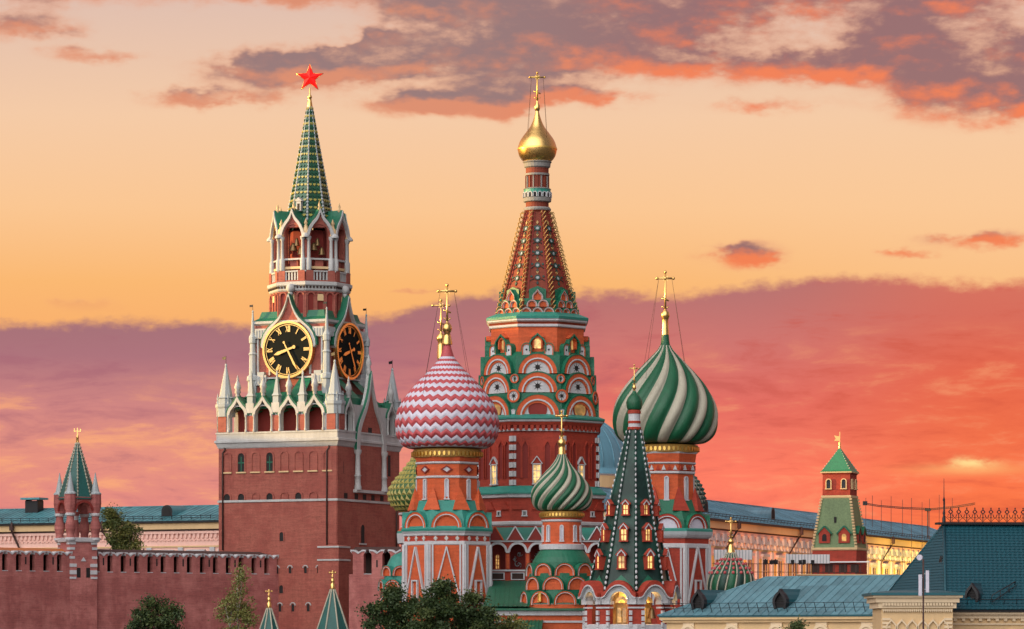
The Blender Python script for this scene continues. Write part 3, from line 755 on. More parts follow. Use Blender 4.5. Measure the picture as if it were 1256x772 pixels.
swirl_dome(t, [(40, 545), (50, 543), (58, 536), (62.5, 526), (64, 514), (62.5, 502), (58, 489), (49.5, 474.5), (38, 460), (27, 448), (17.5, 438), (10, 430), (6.4, 424)], 20, 56, ('green_paint', 'cream_enamel'), bulge=.075, wide=.58)
finial(t, [(6.6, 426), (5.2, 420), (4.3, 410)], 'green_paint', 'dome_tip')
finial(t, [(4.6, 411), (4.0, 400), (3.7, 393), (4.2, 391), (5.2, 388.5), (5.4, 386), (4.6, 383), (2.4, 381), (1.2, 379)])
cross(t, 334, 382, 10, r=.10, wires=(44, 466))

# dark studded dome behind it
t = T('small_studded_church', 840, 362, 'small dark green studded dome peeping out behind the tall red drum', 'church tower', group='towers of the domed cathedral')
k = t.m
stud_dome(t, [(16, 632), (21, 629), (24, 620), (24.5, 611), (22, 600), (16, 589), (9, 580), (3, 570)], 22, 13, ('dark_green_tile', 'cream_enamel'), h=.25)
M().lathe(t.prof([(20, 900), (19, 645, 'church_red'), (21, 644), (21, 640, 'white_stone'), (18, 637, 'church_red'), (17, 630)]), 16, 'church_red', sm=False).build('drum', t.e)
finial(t, [(3.2, 571), (2, 562), (2.6, 560), (2.6, 557), (1, 554)])
cross(t, 540, 556, 4, r=.07)

# ------------------------------------------------------------------ small swirl church in front
t = T('low_swirl_church', 689, 322, 'low church with a small green and white swirled onion dome above tiers of orange arches', 'church tower', group='towers of the domed cathedral')
k = t.m
M().lathe(t.prof([(49, 900), (49, 742, 'church_brick'), (50, 741, 'white_stone'), (45, 739, 'green_metal'), (43.5, 722, 'green_metal'), (41, 720, 'green_metal'), (40.5, 704, 'green_metal'), (37, 702, 'green_metal'), (36, 690, 'green_metal'), (33, 684, 'green_metal'), (27, 676, 'green_metal'), (25, 674, 'green_metal')]), 32, 'church_brick', sm=False).build('tiered_base', t.e)
for (a, y, r, off, n) in ((48.5, 739.5, 14.3, 0, 5), (45.5, 721, 13.6, 19, 5), (41.5, 704, 12.8, 0, 5)):
    for i in range(n):
        d = (i-2)*37 + off - (0 if off == 0 else 0)
        if abs(d) > 100: continue
        kokoshnik(t, facet(k(a), d + 4, t.z(y)), k(r), tymp='church_brick', rim='church_brick', cap='green_metal', depth=k(7), leg=k(3), thick=.8, pr=.05)
window(t, facet(k(49.4), -33, t.z(738)), k(2.6), k(10), pane='lit_niche', fw=k(.9), frame='old_gold')
M().lathe(t.prof([(24, 676), (27.5, 674.5), (28, 668.5, 'white_stone'), (26, 668, 'white_stone'), (24, 667, 'church_brick'), (23.5, 641, 'church_brick'), (25, 640, 'white_stone'), (25, 638, 'white_stone'), (24, 637, 'church_red'), (25.5, 634.5, 'church_brick')]), 32, 'white_stone', sm=False).build('drum', t.e)
for d in (-72, -42, 0, 42, 72): window(t, facet(k(23.6), d-1, t.z(664)), k(2.3), k(18), pane='white_enamel', fw=k(1.4), dp=.12)
M().lathe(t.prof([(25, 636), (26.5, 635), (27, 629.5, 'gilt_and_sunlit'), (26, 628), (18, 627)]), 40, 'gilt_and_sunlit', sm=False).build('gilt_frieze', t.e)
for i in range(22):
    f = facet(k(26.8), -95 + i*9, t.z(632)); q = M()
    q.ext(f, [(k(1.3)*cos(j*pi/4), k(2.2)*sin(j*pi/4)) for j in range(8)], -.1, .08, 'old_gold'); q.build('frieze_boss', t.e)
swirl_dome(t, [(25, 627), (30, 625.5), (35, 620), (37.2, 612), (37, 605), (34.3, 597), (28.5, 588.5), (21, 580), (13.5, 572), (8, 564), (5, 557.5)], 24, 95, ('green_paint', 'cream_enamel'), bulge=.07, twist_pow=.9, wide=.56)
finial(t, [(4.8, 559), (4.2, 550), (3.6, 547.5), (4.6, 546), (5.2, 543.5), (4.6, 540.5), (2.6, 538.5), (1.2, 536)])
cross(t, 505, 539, 6.5, r=.085)

# ------------------------------------------------------------------ bell tower with tiled tent
t = T('tent_bell_tower', 772, 305, 'octagonal bell tower with dark green tiled tent and rows of lit dormers', 'bell tower', group='towers of the domed cathedral')
k = t.m; PH = -15.0
A0, Y0, A1, Y1 = 46.5, 726, 7.0, 527
TX = 6.0                                                       # the tent's tip stands a little off the axis of its base
m = M(); kk = 1/cos(pi/8)
def tp(a, y, d, e=0.0):
    s = (Y0-y)/(Y0-Y1); f = R(d)
    return V(((k(a)*kk+e)*sin(f) + k(TX)*s, -(k(a)*kk+e)*cos(f), t.z(y)))
for i in range(8):
    d0, d1 = PH + 22.5 + 45*i, PH + 67.5 + 45*i
    m.add([tp(A0, Y0, d0), tp(A0, Y0, d1), tp(A1, Y1, d1), tp(A1, Y1, d0)], [[0,1,2,3]], 'dark_green_tile')
m.build('tent_roof', t.e)
for i in range(6):
    d = PH - 112.5 + 45*i
    if abs(d) > 125: continue
    q = M(); n = 30
    q.tube([tp(A0, Y0, d, .02), tp(A1, Y1, d, .02)], .16, 'dark_green_tile', 5, .09)
    for j in range(n):
        y = Y0 + (Y1-Y0)*(j+.5)/n; a = A0 + (A1-A0)*(j+.5)/n
        q.ball(tp(a, y, d, .10), .115 - .04*j/n, 'white_stone', 6, 1.7)
    q.build('beaded_rib', t.e)
def tent_frame(d, y, off=0):
    s = (Y0-y)/(Y0-Y1); a = A0 + (A1-A0)*s; f = R(d)
    return Fr((k(a)*sin(f) + k(TX)*s, -k(a)*cos(f), t.z(y)), (cos(f), sin(f), 0), (sin(f), -cos(f), 0))
for (y, w, h, g) in ((698, 9.0, 15, 8), (664, 8.2, 13.5, 7), (632, 7.0, 11.5, 6)):
    for i in range(5):
        d = PH - 90 + 45*i
        if abs(d) > 90: continue
        f = tent_frame(d, y)
        ob = window(t, f.at(0, 0, k(3.4)), k(w*.82), k(h), kind='square', pane='lit_window', frame='church_red', fw=k(1.7), gable=k(g), gcol='church_red', dp=.16, name='dormer', bars=1)
        q = M()                                                # cheeks and roof running back into the tent
        q.box(f, -k(w*.6), k(w*.6), -k(1.5), k(h+1), -k(5), k(3.2), 'church_red')
        q.ext(f, [(-k(w*.85), k(h)), (k(w*.85), k(h)), (0, k(h+g))], -k(6), k(3.0), 'dark_green_tile'); q.build('dormer_cheek', ob)
        q = M()
        q.arc(f.at(0, k(h*.98), k(3.4)), 0, 0, k(w*.62), k(w*.46), -.1, .24, 'white_stone', keel=.5, seg=10); q.build('dormer_arch', ob)
m = M()
base = 56
for i in range(8):
    d = PH + 45*i; f = facet(k(51), d, 0); W = k(51)*.4142
    opw, spr = k(10.5), t.z(737)
    crown = [(W*1.02, t.z(728))] + [(u, v) for u, v in [(W*.92, t.z(727.5)), (W*.8, t.z(725.5)), (W*.62, t.z(720)), (W*.40, t.z(715.6)), (W*.2, t.z(713.4)), (0, t.z(712.8)), (-W*.2, t.z(713.4)), (-W*.40, t.z(715.6)), (-W*.62, t.z(720)), (-W*.8, t.z(725.5)), (-W*.92, t.z(727.5))]] + [(-W*1.02, t.z(728))]
    low = [(u*.985, v - k(5.2)) for u, v in crown]; low2 = [(u, v - k(6.8)) for u, v in crown]
    q = M(); q.band(f, crown, low, -.5, .55, 'church_red'); q.band(f, low, low2, -.5, .62, 'white_stone')
    rim = [(opw, t.z(742))] + arch(0, spr, opw, 12) + [(-opw, t.z(742))]
    q.ext(f, [(-W, t.z(742)), (-opw, t.z(742))] + arch(0, spr, opw, 12)[::-1] + [(opw, t.z(742)), (W, t.z(742))] + low2, -.5, .3, 'white_stone')
    q.band(f, [(u*1.18, v) for u, v in [(opw, spr)]] + arch(0, spr, opw*1.18, 12) + [(-opw*1.18, spr)], [(opw, spr)] + arch(0, spr, opw, 12) + [(-opw, spr)], .2, .45, 'grey_stone')
    q.build('scalloped_gable', t.e) if abs(d if d <= 180 else d-360) < 110 else None
    if abs(d if d <= 180 else d-360) > 110: continue
    q = M()
    q.add([f.p(W, t.z(728), -.4), f.p(W*.5, t.z(717.5), -.4), f.p(0, t.z(713), -.4), f.p(-W*.5, t.z(717.5), -.4), f.p(-W, t.z(728), -.4), f.p(-W*.8, t.z(722), -k(5)), f.p(0, t.z(706), -k(8)), f.p(W*.8, t.z(722), -k(5))],
          [[0,1,7],[1,2,6,7],[2,3,5,6],[3,4,5]], 'green_metal'); q.build('gable_roof', t.e)
for i in range(8):
    d = PH + 22.5 + 45*i
    if 120 < (d % 360) < 240: continue
    f = facet(k(50.5)*kk, d, 0); q = M(); w_ = k(9.6)
    q.box(f, -w_, w_, 0, t.z(742), -k(7), -.05, 'church_red')
    q.box(f, -w_*1.12, w_*1.12, t.z(742), t.z(738), -k(8), .12, 'white_stone'); q.box(f, -w_*1.06, w_*1.06, t.z(747), t.z(745), -k(7.5), .08, 'white_stone')
    q.build('pier', t.e)
    for s in (-1, 1):
        for j in range(4):
            q = M(); y = 749.5 + j*7.2
            q.box(f, s*w_*.80-k(1.9), s*w_*.80+k(1.9), t.z(y+5.4), t.z(y), -k(2), .14, 'white_stone'); q.build('white_block', t.e)
oct_(t, [(54, 900), (54, 767, 'white_stone'), (51, 766, 'white_stone')], 'white_stone', name='plinth', deg=22.5+PH)
oct_(t, [(20, 768), (20, 722, 'lit_dim')], 'church_brick', name='inner_core', deg=22.5+PH)  # solid core glows by itself, lamplight put into its material
for (u, y, r) in ((-8, 750, 6.5), (26, 752, 5.5)):
    M().lathe([(k(r), t.z(y+7)), (k(r*.86), t.z(y+4)), (k(r*.6), t.z(y-3)), (k(r*.3), t.z(y-6)), (.02, t.z(y-7))], 16, 'bronze', cx=k(u), cy=-k(33)).build('bell', t.e)
for d in (PH, PH+45, PH-45):                                    # gilt carved icon cases in the arches, lamplight put in as their own glow
    f = facet(k(38), d, t.z(766)); q = M()
    q.box(f, -k(8), k(8), 0, k(26), -.4, 0, 'gilt_and_sunlit'); q.arc(f, 0, k(26), k(8), k(4), -.2, .2, 'lit_niche'); q.box(f, -k(5.6), -k(1), k(2), k(20), 0, .15, 'lit_niche'); q.box(f, k(1), k(5.6), k(2), k(20), 0, .15, 'lit_dim')
    q.build('icon_case', t.e)
TXk = k(TX)
M().lathe([(r, z, *mm) for r, z, *mm in t.prof([(7.4, 528), (8.4, 527), (8.4, 524, 'church_red'), (7.4, 523.5, 'white_stone'), (7.4, 520, 'white_stone'), (7.8, 519.5, 'church_red'), (7.8, 516.5, 'church_red'), (7.2, 516, 'white_stone'), (7.2, 508, 'white_stone'), (8.2, 507.5, 'church_red'), (8.2, 505, 'church_red'), (7.2, 503)])], 16, 'church_red', cx=TXk, sm=False).build('neck', t.e)
M().lathe(spline([(r, z) for r, z in t.prof([(6.5, 503.5), (8.6, 502), (9.8, 497), (9.5, 492), (7, 487), (4, 483.5), (1.6, 479.5)])], 5), 24, 'green_paint', cx=TXk).build('onion_dome', t.e)
o = cross(t, 448, 474, 5, r=.05); o.location.x = TXk
o = finial(t, [(1.6, 480.5), (1.4, 478), (2.4, 476.5), (2.2, 474), (.8, 472)]); o.location.x = TXk
la = bpy.data.lights.new('bell_lamp', 'POINT'); la.energy = 420; la.color = (1, .58, .2); la.shadow_soft_size = .4
lo = bpy.data.objects.new('bell_lamp', la); COL.objects.link(lo); lo.parent = t.e; lo.location = (k(2), -k(30), t.z(735))

# ------------------------------------------------------------------ small ribbed dome far right
t = T('ribbed_domed_church', 896.5, 335, 'small green onion dome with pale ribs and red studs behind the blue roof', 'church tower', group='towers of the domed cathedral')
k = t.m
dp_ = [(20, 738), (26, 733), (29, 724), (29.3, 715), (27, 706), (21.5, 697), (14, 689.5), (8.5, 684), (5.4, 678)]
swirl_dome(t, dp_, 16, 24, ('dark_green_tile', 'green_paint'), bulge=.05)
pr = spline(t.prof(dp_), 5); z0, z1 = pr[0][1], pr[-1][1]
for i in range(16):
    pts = []
    for (r, z) in pr:
        a = 2*pi*(i-.5+.5)/16 + R(24)*(z-z0)/(z1-z0); pts.append(((r*.985+.02)*sin(a), -(r*.985+.02)*cos(a), z))
    if pts[0][1] < 1.2: M().tube(pts, .10, 'cream_enamel', 5, .06).build('pale_rib', t.e)
for row in range(4):
    for i in range(16):
        y = 703 - row*5.4; r = [26.2, 22.8, 18.2, 12.6][row]; z = t.z(y); a = 2*pi*(i+.5)/16 + R(24)*(z-z0)/(z1-z0)
        if cos(a) > -.1: M().ball((k(r)*sin(a), -k(r)*cos(a), z), .16, 'red_enamel', 6).build('red_stud', t.e)
M().lathe(t.prof([(20, 900), (20, 738, 'church_red')]), 16, 'church_red', sm=False).build('drum', t.e)
finial(t, [(5.4, 679), (4.8, 676), (3, 669), (2.2, 667.5), (3.6, 666), (3.8, 664), (3, 662), (1.2, 660.5)])
cross(t, 636, 661, 6, r=.075)

# ------------------------------------------------------------------ gallery at the foot of the churches
t = T('arcaded_gallery', 660, 338, 'dark red arcaded gallery with white arches at the foot of the tallest church', 'gallery')
k = t.m; F = Fr((0, 0, 0), (1,0,0), (0,-1,0))
L0, L1 = -66, 84
q = M(); q.box(F, k(L0), k(L1), 0, t.z(701), -6, 0, 'church_red'); q.box(F, k(L0), k(L1), t.z(701), t.z(699), -6, .18, 'white_stone'); q.build('parapet_wall', t.e)
cs = [-49.5+i*24.5 for i in range(6)]
q = M(); q.ext(F, [(k(L0), t.z(664)), (k(L0), t.z(699))] + [p for c_ in cs for p in [(k(c_-9.3), t.z(699))] + [(k(c_)+k(9.3)*cos(R(180-18*i)), t.z(677)+k(9.3)*sin(R(180-18*i))) for i in range(11)] + [(k(c_+9.3), t.z(699))]] + [(k(L1), t.z(699)), (k(L1), t.z(664))], -.8, 0, 'church_red', back=True)
q.box(F, k(L0), k(L1), t.z(665), t.z(662.5), -.5, .22, 'white_stone'); q.build('arcade_wall', t.e)
for c_ in cs:
    q = M(); q.arc(F.at(k(c_), t.z(677)), 0, 0, k(12.2), k(9.2), -.05, .12, 'white_stone'); q.build('arch_trim', t.e)
    q = M(); q.box(F.at(k(c_+12.25), 0), -k(2.2), k(2.2), t.z(678.5), t.z(676), -.1, .2, 'white_stone'); q.box(F.at(k(c_+12.25), 0), -k(1.6), k(1.6), t.z(698), t.z(679), -.1, .1, 'church_brick'); q.build('column', t.e)
    q = M(); f = F.at(k(c_), t.z(711.5)); w_ = k(8.5); o = [(w_, 0), (w_, k(9)), (-w_, k(9)), (-w_, 0), (w_, 0)]; q.band(f, o, [(u*.82, k(.9)+v*.8) for u, v in o], -.1, .12, 'white_stone'); q.ext(f, [(u*.82, k(.9)+v*.8) for u, v in o[:-1]], -.1, .02, 'dark_recess'); q.build('framed_panel', t.e)
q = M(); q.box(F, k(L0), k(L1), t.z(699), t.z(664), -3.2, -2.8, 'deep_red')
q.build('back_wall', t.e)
window(t, F.at(k(-50), t.z(697), -2.75), k(4), k(17), pane='lit_niche', frame='church_brick', fw=k(1.2), bars=3)
for c_ in cs[1:3]:                                             # painted scroll ornament inside the arches
    q = M(); random.seed(int(c_))
    for i in range(9):
        a0 = random.random()*6; cx, cy = random.uniform(-5, 5), random.uniform(4, 20); rr = random.uniform(2, 3.4)
        q.tube([(k(c_+cx+rr*cos(a0+j*.5)*(1-j*.05)), 2.72, t.z(697-cy)+k(rr*sin(a0+j*.5)*(1-j*.05))) for j in range(9)], k(.5), 'grey_stone', 4)
    q.build('scroll_ornament', t.e)
q = M(); q.add([(k(L0), -.3, t.z(663)), (k(L1), -.3, t.z(663)), (k(L1), 5, t.z(645)), (k(L0), 5, t.z(645))], [[0,1,2,3]], 'teal_metal'); q.build('roof', t.e)
for i in range(6):
    u = k(-53+i*25); q = M(); a, b = k(10.5), t.z(663)
    q.ext(F.at(u, 0, .25), [(-a, b), (a, b), (0, t.z(646.5))], -2.5, 0, 'deep_red', side='teal_metal')
    for s in (-1, 1): q.bar(F.at(u, 0, .25), (s*a, b), (0, t.z(646)), k(1.4), -.1, .1+.003*s, 'white_stone' if i else 'church_brick')
    q.build('gablet', t.e)
# lower roofs and the outer wall, standing nearer
YG = 317.5; zg = lambda py: CZ + (HOR-py)*YG/FPX; zl0 = t.z(712.5)
kg = lambda d: d*YG/FPX + 32*(YG-338)/FPX
q = M(); y0, y1 = -3.0, -19.5
q.add([(k(-58), -.05, zl0), (k(-12), -.05, zl0), (k(-12), y1, zg(744)), (k(-66), y1, zg(744))], [[0,1,2,3]], 'green_metal')
for i in range(9):
    a = (i+.5)/9; q.bar(Fr((k(-62+50*a), y1-.02, zg(744)), (1,0,0), V((0,-1,.5)).normalized(), V((0, 19.5, zl0-zg(744))).normalized()), (0,0), (.15, 19.6), .1, -.04, .08, 'green_metal')
q.build('lean_to_roof', t.e)
G = Fr((0, YG-338, 0), (1,0,0), (0,-1,0))
q = M(); q.box(G, kg(-69), kg(62), 0, zg(755), -8, 0, 'church_brick'); q.box(G, kg(-69.5), kg(62.5), zg(755), zg(749), -8, .2, 'white_stone'); q.box(G, kg(-69.2), kg(62.2), zg(764), zg(761.5), -.1, .12, 'white_stone')
q.build('outer_wall', t.e)
q = M(); q.add([G.p(kg(-70), zg(749), .5), G.p(kg(63), zg(749), .5), G.p(kg(63), zg(741), -6), G.p(kg(-70), zg(741), -6), G.p(kg(-70), zg(747.6), .5), G.p(kg(63), zg(747.6), .5)], [[0,1,5,4],[4,5,2,3]], 'green_metal'); q.build('outer_roof', t.e)
q = M(); q.add([G.p(kg(-30), zg(775), 3.2), G.p(kg(4), zg(775), 3.2), G.p(kg(6), zg(761), .02), G.p(kg(-28), zg(761), .02)], [[0,1,2,3]], 'green_metal')
for i in range(8): q.bar(Fr(G.p(kg(-29+i*4.6), zg(775), 3.25), (1,0,0), V((0,-.35,.94)), V((0, 3.2, 14*YG/FPX)).normalized()), (0,0), (.15, 3.3), .08, -.02, .07, 'green_metal')
q.build('awning_roof', t.e)
for u in (-29, 3): M().box(G.at(kg(u), 0, 2.9), -.12, .12, 0, zg(775.5), -.12, .12, 'church_red').build('awning_post', t.e)

# low side chapel left of the zigzag church
t = T('low_side_chapel', 494, 341, 'low side chapel with teal caps and round orange gables left of the zigzag church', 'chapel', group='towers of the domed cathedral')
k = t.m
M().lathe(t.prof([(26, 900), (25, 735, 'church_brick'), (24, 718, 'teal_metal'), (22, 700, 'teal_metal'), (18, 690, 'teal_metal'), (14, 683, 'teal_metal'), (10, 680, 'teal_metal')]), 24, 'church_brick', sm=False).build('tiered_base', t.e)
for (a, y, r, ds) in ((25.5, 704, 10, (-50, -5, 40)), (28, 722, 11, (-70, -25, 20)), (29, 742, 12, (-48, 0, 45))):
    for d in ds: kokoshnik(t, facet(k(a), d, t.z(y)), k(r), tymp='church_brick', rim='church_brick', cap='teal_metal', depth=k(6), leg=k(3))
M().lathe(spline(t.prof([(13, 690), (12, 684), (8, 680), (3, 677.5), (.5, 677)]), 4), 24, 'teal_metal').build('cap_dome', t.e)
# two small porch tents
for (px, top, Y, lab) in ((330, 730, 318, 'smaller green porch tent with white ribs and gold cross, beside the thin birch'), (408, 707, 312, 'taller green porch tent with white ribs and gold cross below the clock tower')):
    t = T('porch_tent', px, Y, lab, 'porch', group='porch tents'); k = t.m; y0 = top + 16
    A0, Y0, A1, Y1 = 32, y0+92, 2.2, y0
    oct_(t, [(A0, Y0), (A1, Y1, 'turret_tile')], 'turret_tile', name='tent_roof')
    kk = 1/cos(pi/8)
    for d in (-112.5, -67.5, -22.5, 22.5, 67.5, 112.5):
        q = M(); f = R(d); P = lambda s: V(((k(A0+(A1-A0)*s)*kk+.03)*sin(f), -(k(A0+(A1-A0)*s)*kk+.03)*cos(f), t.z(Y0+(Y1-Y0)*s)))
        q.tube([P(0), P(1)], .07, 'cream_enamel', 5); q.build('white_rib', t.e)
    oct_(t, [(30, 1000), (30, Y0+2, 'church_red'), (33, Y0, 'white_stone')], 'church_red', name='porch_body')
    finial(t, [(2.6, y0+1), (3.2, y0-1), (2.6, y0-6), (1.6, y0-8), (2.4, y0-9.5), (2.0, y0-12), (.8, y0-13.5)])
    cross(t, top-6, y0-12, 3.6, r=.06)
# ------------------------------------------------------------------ clock tower
t = T('clock_tower', 380, 420, 'tall red brick clock tower with gold-rimmed black clocks, green spire and red star', 'clock tower', rot=-25.5)
k = t.m; H = 7.55; FV = (0, 90)
def sq(pts, name, mt, extra=None):
    m = M().lathe(t.prof(pts), 4, mt, 45, False, apo=True); return m.build(name, t.e) if name else m
HB = H*t.k
m = sq([(HB, 860), (HB, 618.5), (HB+1.2, 618.4, 'tower_stone'), (HB+1.2, 615.8, 'tower_stone'), (HB, 615.6, 'tower_stone'), (HB, 553, 'kremlin_brick')], None, 'kremlin_brick'); m.build('shaft', t.e)
sq([(HB, 553), (HB+.8, 552, 'tower_stone'), (HB+2.6, 547, 'tower_stone'), (HB+4, 546, 'tower_stone'), (HB+4, 543.5, 'tower_stone'), (HB+1, 542, 'tower_stone')], 'cornice', 'tower_stone')
f = facet(H, 0)
for i in range(8):                                             # row of arched niches
    u = -6.45 + i*1.83
    dk = i in (1, 3)
    for (y, h, r, nm) in ((581.5, 2.1, .42, 'arched_niche'), (616, .75, .40, 'small_arch')):
        if nm == 'small_arch' and i == 7: continue
        q = M(); fr = f.at(u, t.z(y)); o = [(r, 0)] + arch(0, h-r if h > 1 else .35, r, 8) + [(-r, 0)]; o2 = [(r*1.42, 0)] + arch(0, h-r if h > 1 else .35, r*1.42, 8) + [(-r*1.42, 0)]
        q.band(fr, o2, o, -.05, .10, 'kremlin_brick'); q.ext(fr, o, -.05, .012, 'dark' if (dk or (nm == 'small_arch' and i in (0, 1, 3, 5))) else 'kremlin_brick')
        if h > 1: q.box(fr, -r*1.5, r*1.5, -.16, 0, -.05, .16, 'cream')
        if dk and h > 1: q.box(fr, -.05, .05, 0, h*.8, 0, .05, 'green_metal'); q.box(fr, -r, r, h*.45, h*.52, 0, .05, 'green_metal')
        q.build(nm, t.e)
def loop(fr, w, h, lintel=True, arc=True):
    q = M(); r = w/2; o = [(r, 0)] + arch(0, h-r, r, 8) + [(-r, 0)]
    q.ext(fr, o, -.05, .012, 'dark')
    q.band(fr, [(r*1.5, 0)] + arch(0, h-r, r*1.5, 8) + [(-r*1.5, 0)], o, -.05, .07, 'kremlin_brick')
    if lintel: q.box(fr, -r*1.7, r*1.7, -.16, 0, -.05, .12, 'tower_stone') if not arc else q.arc(fr, 0, h-r, r*2.0, r*1.45, -.05, .12, 'tower_stone', seg=8)
    q.build('loophole', t.e)
loop(f.at(.55, t.z(666)), .5, 1.0, False)
for u in (.1, 1.75, 3.7, 5.35): loop(f.at(u-.1, t.z(705)), .34, .75); loop(f.at(u+.25, t.z(751)), .36, .85)
loop(f.at(.5, t.z(729)), .5, .9, False)
fr_ = facet(H, 90)
loop(fr_.at(-1.5, t.z(668)), .95, 2.1, True, False)
for u in (-5.5, -3.0, -1.0, 1.0, 3.2): M().box(fr_.at(u, t.z(614)), -.4, .4, -.1, .5, -.05, .02, 'dark').build('square_hole', t.e)
M().box(fr_.at(-6.2, t.z(585)), -.18, .18, 0, 1.3, -.05, .02, 'dark').build('slit_window', t.e)
M().box(fr_.at(5.0, t.z(584)), -.3, .3, 0, 2.4, -.05, .02, 'dark').build('slit_window', t.e)
for (u, fr, y0, y1) in ((-6.95+.0, f, 552, 676), (6.35, f, 552, 676), (6.6, fr_, 622, 676)):   # down pipes
    q = M(); fr2 = fr.at(u, 0, .14)
    q.tube([fr2.p(.25, t.z(y0)), fr2.p(.25, t.z(y0+3)), fr2.p(0, t.z(y0+6)), fr2.p(0, t.z(y1))], .10, 'rust_pipe', 6); q.build('down_pipe', t.e)
# corner buttress of the lower storey
cx, cy = H-.85, -(H-.85)
m = M().lathe([(1.30, 0), (1.30, t.z(690.6)), (1.38, t.z(690.4), 'tower_stone'), (1.38, t.z(688.6), 'tower_stone'), (1.26, t.z(688.4), 'tower_stone'), (1.26, t.z(675), 'kremlin_brick'), (1.36, t.z(674.8), 'tower_stone'), (1.36, t.z(672.8), 'tower_stone'), (.9, t.z(671), 'kremlin_brick')], 4, 'kremlin_brick', 45, False, cx=cx, cy=cy, apo=True); m.build('corner_buttress', t.e)
# pale pilaster strips at the corners of the shaft
for (fr, u) in ((f, H-.7), (fr_, -H+.7)):
    M().box(fr, u-.68, u+.68, t.z(670), t.z(553), -.05, .06, 'kremlin_brick').build('corner_strip', t.e)
# arcaded parapet gallery
HG = H + .15
for d in (0, 90, 180, 270):
    f = facet(HG, d); z0, z1 = t.z(543), t.z(501)
    big = d == 90
    cs = [-5.0, -1.72, 1.56, 4.84] if not big else [-5.1, 5.1]
    q = M()
    ops = [(c_, 1.0 if not big else .85, t.z(513)) for c_ in cs]
    q.ext(f.at(0, 0), wall_arches(-HG, HG, t.z(534), z1, ops), -.55, 0, 'tower_stone', back=True)
    q.box(f, -HG, HG, z0, t.z(534), -.55, .06, 'tower_stone'); q.box(f, -HG-.05, HG+.05, t.z(535.5), t.z(533.5), -.6, .14, 'tower_stone')
    q.build('parapet', t.e)
    if d not in FV: continue
    for i, c_ in enumerate(cs):
        r = 1.0 if not big else .85
        q = M(); fr = f.at(c_, t.z(513)); q.arc(fr, 0, 0, r*1.32, r*.98, -.3, .22, 'tower_stone', keel=.62, seg=16)
        q.arc(fr, 0, 0, r*1.5, r*1.32, -.5, .16, 'gilt_and_sunlit' if False else 'green_metal', keel=.62, seg=16)
        q.ext(fr, [(r*1.5, 0)] + arch(0, 0, r*1.32, 16, .62), -.5, .0, 'tower_stone') if False else None
        ob = q.build('keel_arch', t.e)
        q = M(); zt = t.z(513) + r*1.5*1.62
        q.lathe([(.24, zt-.3), (.24, zt), (.36, zt+.1), (.30, zt+.5), (.42, zt+.65), (.30, zt+1.1), (.12, zt+1.5), (.16, zt+1.6), (.02, zt+2.1)], 8, 'tower_stone', cx=fr.o.x, cy=fr.o.y)
        q.build('statue_finial', t.e)
        q = M()                                                # little green roof behind each arch
        pts = arch(0, 0, r*1.34, 12, .62)
        q.add([fr.p(u, v, -.4) for u, v in pts] + [fr.p(u*.75, v*.72+.5, -2.6) for u, v in pts], [[j, j+1, 14+j-1+0, 13+j] for j in range(12)], 'green_metal'); q.build('arch_roof', t.e)
        for s in (-1, 1):
            M().lathe([(.15, t.z(533.5)), (.15, t.z(531)), (.10, t.z(530)), (.10, t.z(516)), (.17, t.z(514)), (.17, t.z(512.5))], 8, 'tower_stone', cx=f.p(c_+s*(r+.12),0,.14).x, cy=f.p(c_+s*(r+.12),0,.14).y).build('colonnette', t.e)
    piers = [(-HG+.72, 1.05), (-3.36, .78), (-.08, .78), (3.2, .78), (HG-.78, 1.1)] if not big else [(-HG+.95, 1.25), (HG-.95, 1.25)]
    for (u, wd) in piers:
        M().box(f, u-wd/2, u+wd/2, t.z(533), t.z(514), -.2, .10, 'kremlin_brick').build('pier_panel', t.e)
        if abs(u) < 5:
            q = M(); zb = t.z(501); q.box(f, u-.5, u+.5, zb-.9, zb+.2, -.5, .2, 'tower_stone')
            q.lathe([(.50, zb+.2), (.5, zb+.9), (.62, zb+1.0), (.42, zb+1.3), (.1, zb+3.2), (.16, zb+3.3), (.02, zb+3.9)], 4, 'grey_stone', 45-0, False, cx=f.p(u,0,-.2).x, cy=f.p(u,0,-.2).y); q.build('pinnacle', t.e)
sq([((HG-.6)*t.k, 541), ((HG-.6)*t.k, 540, 'dark_recess')], 'gallery_floor', 'dark_recess')
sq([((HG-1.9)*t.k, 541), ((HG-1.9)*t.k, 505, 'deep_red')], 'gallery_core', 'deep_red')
sq([((HG-.3)*t.k, 505), ((HG-.4)*t.k, 503.5, 'green_metal'), (5.3*t.k, 488, 'green_metal'), (4.9*t.k, 484, 'green_metal')], 'gallery_roof', 'green_metal')
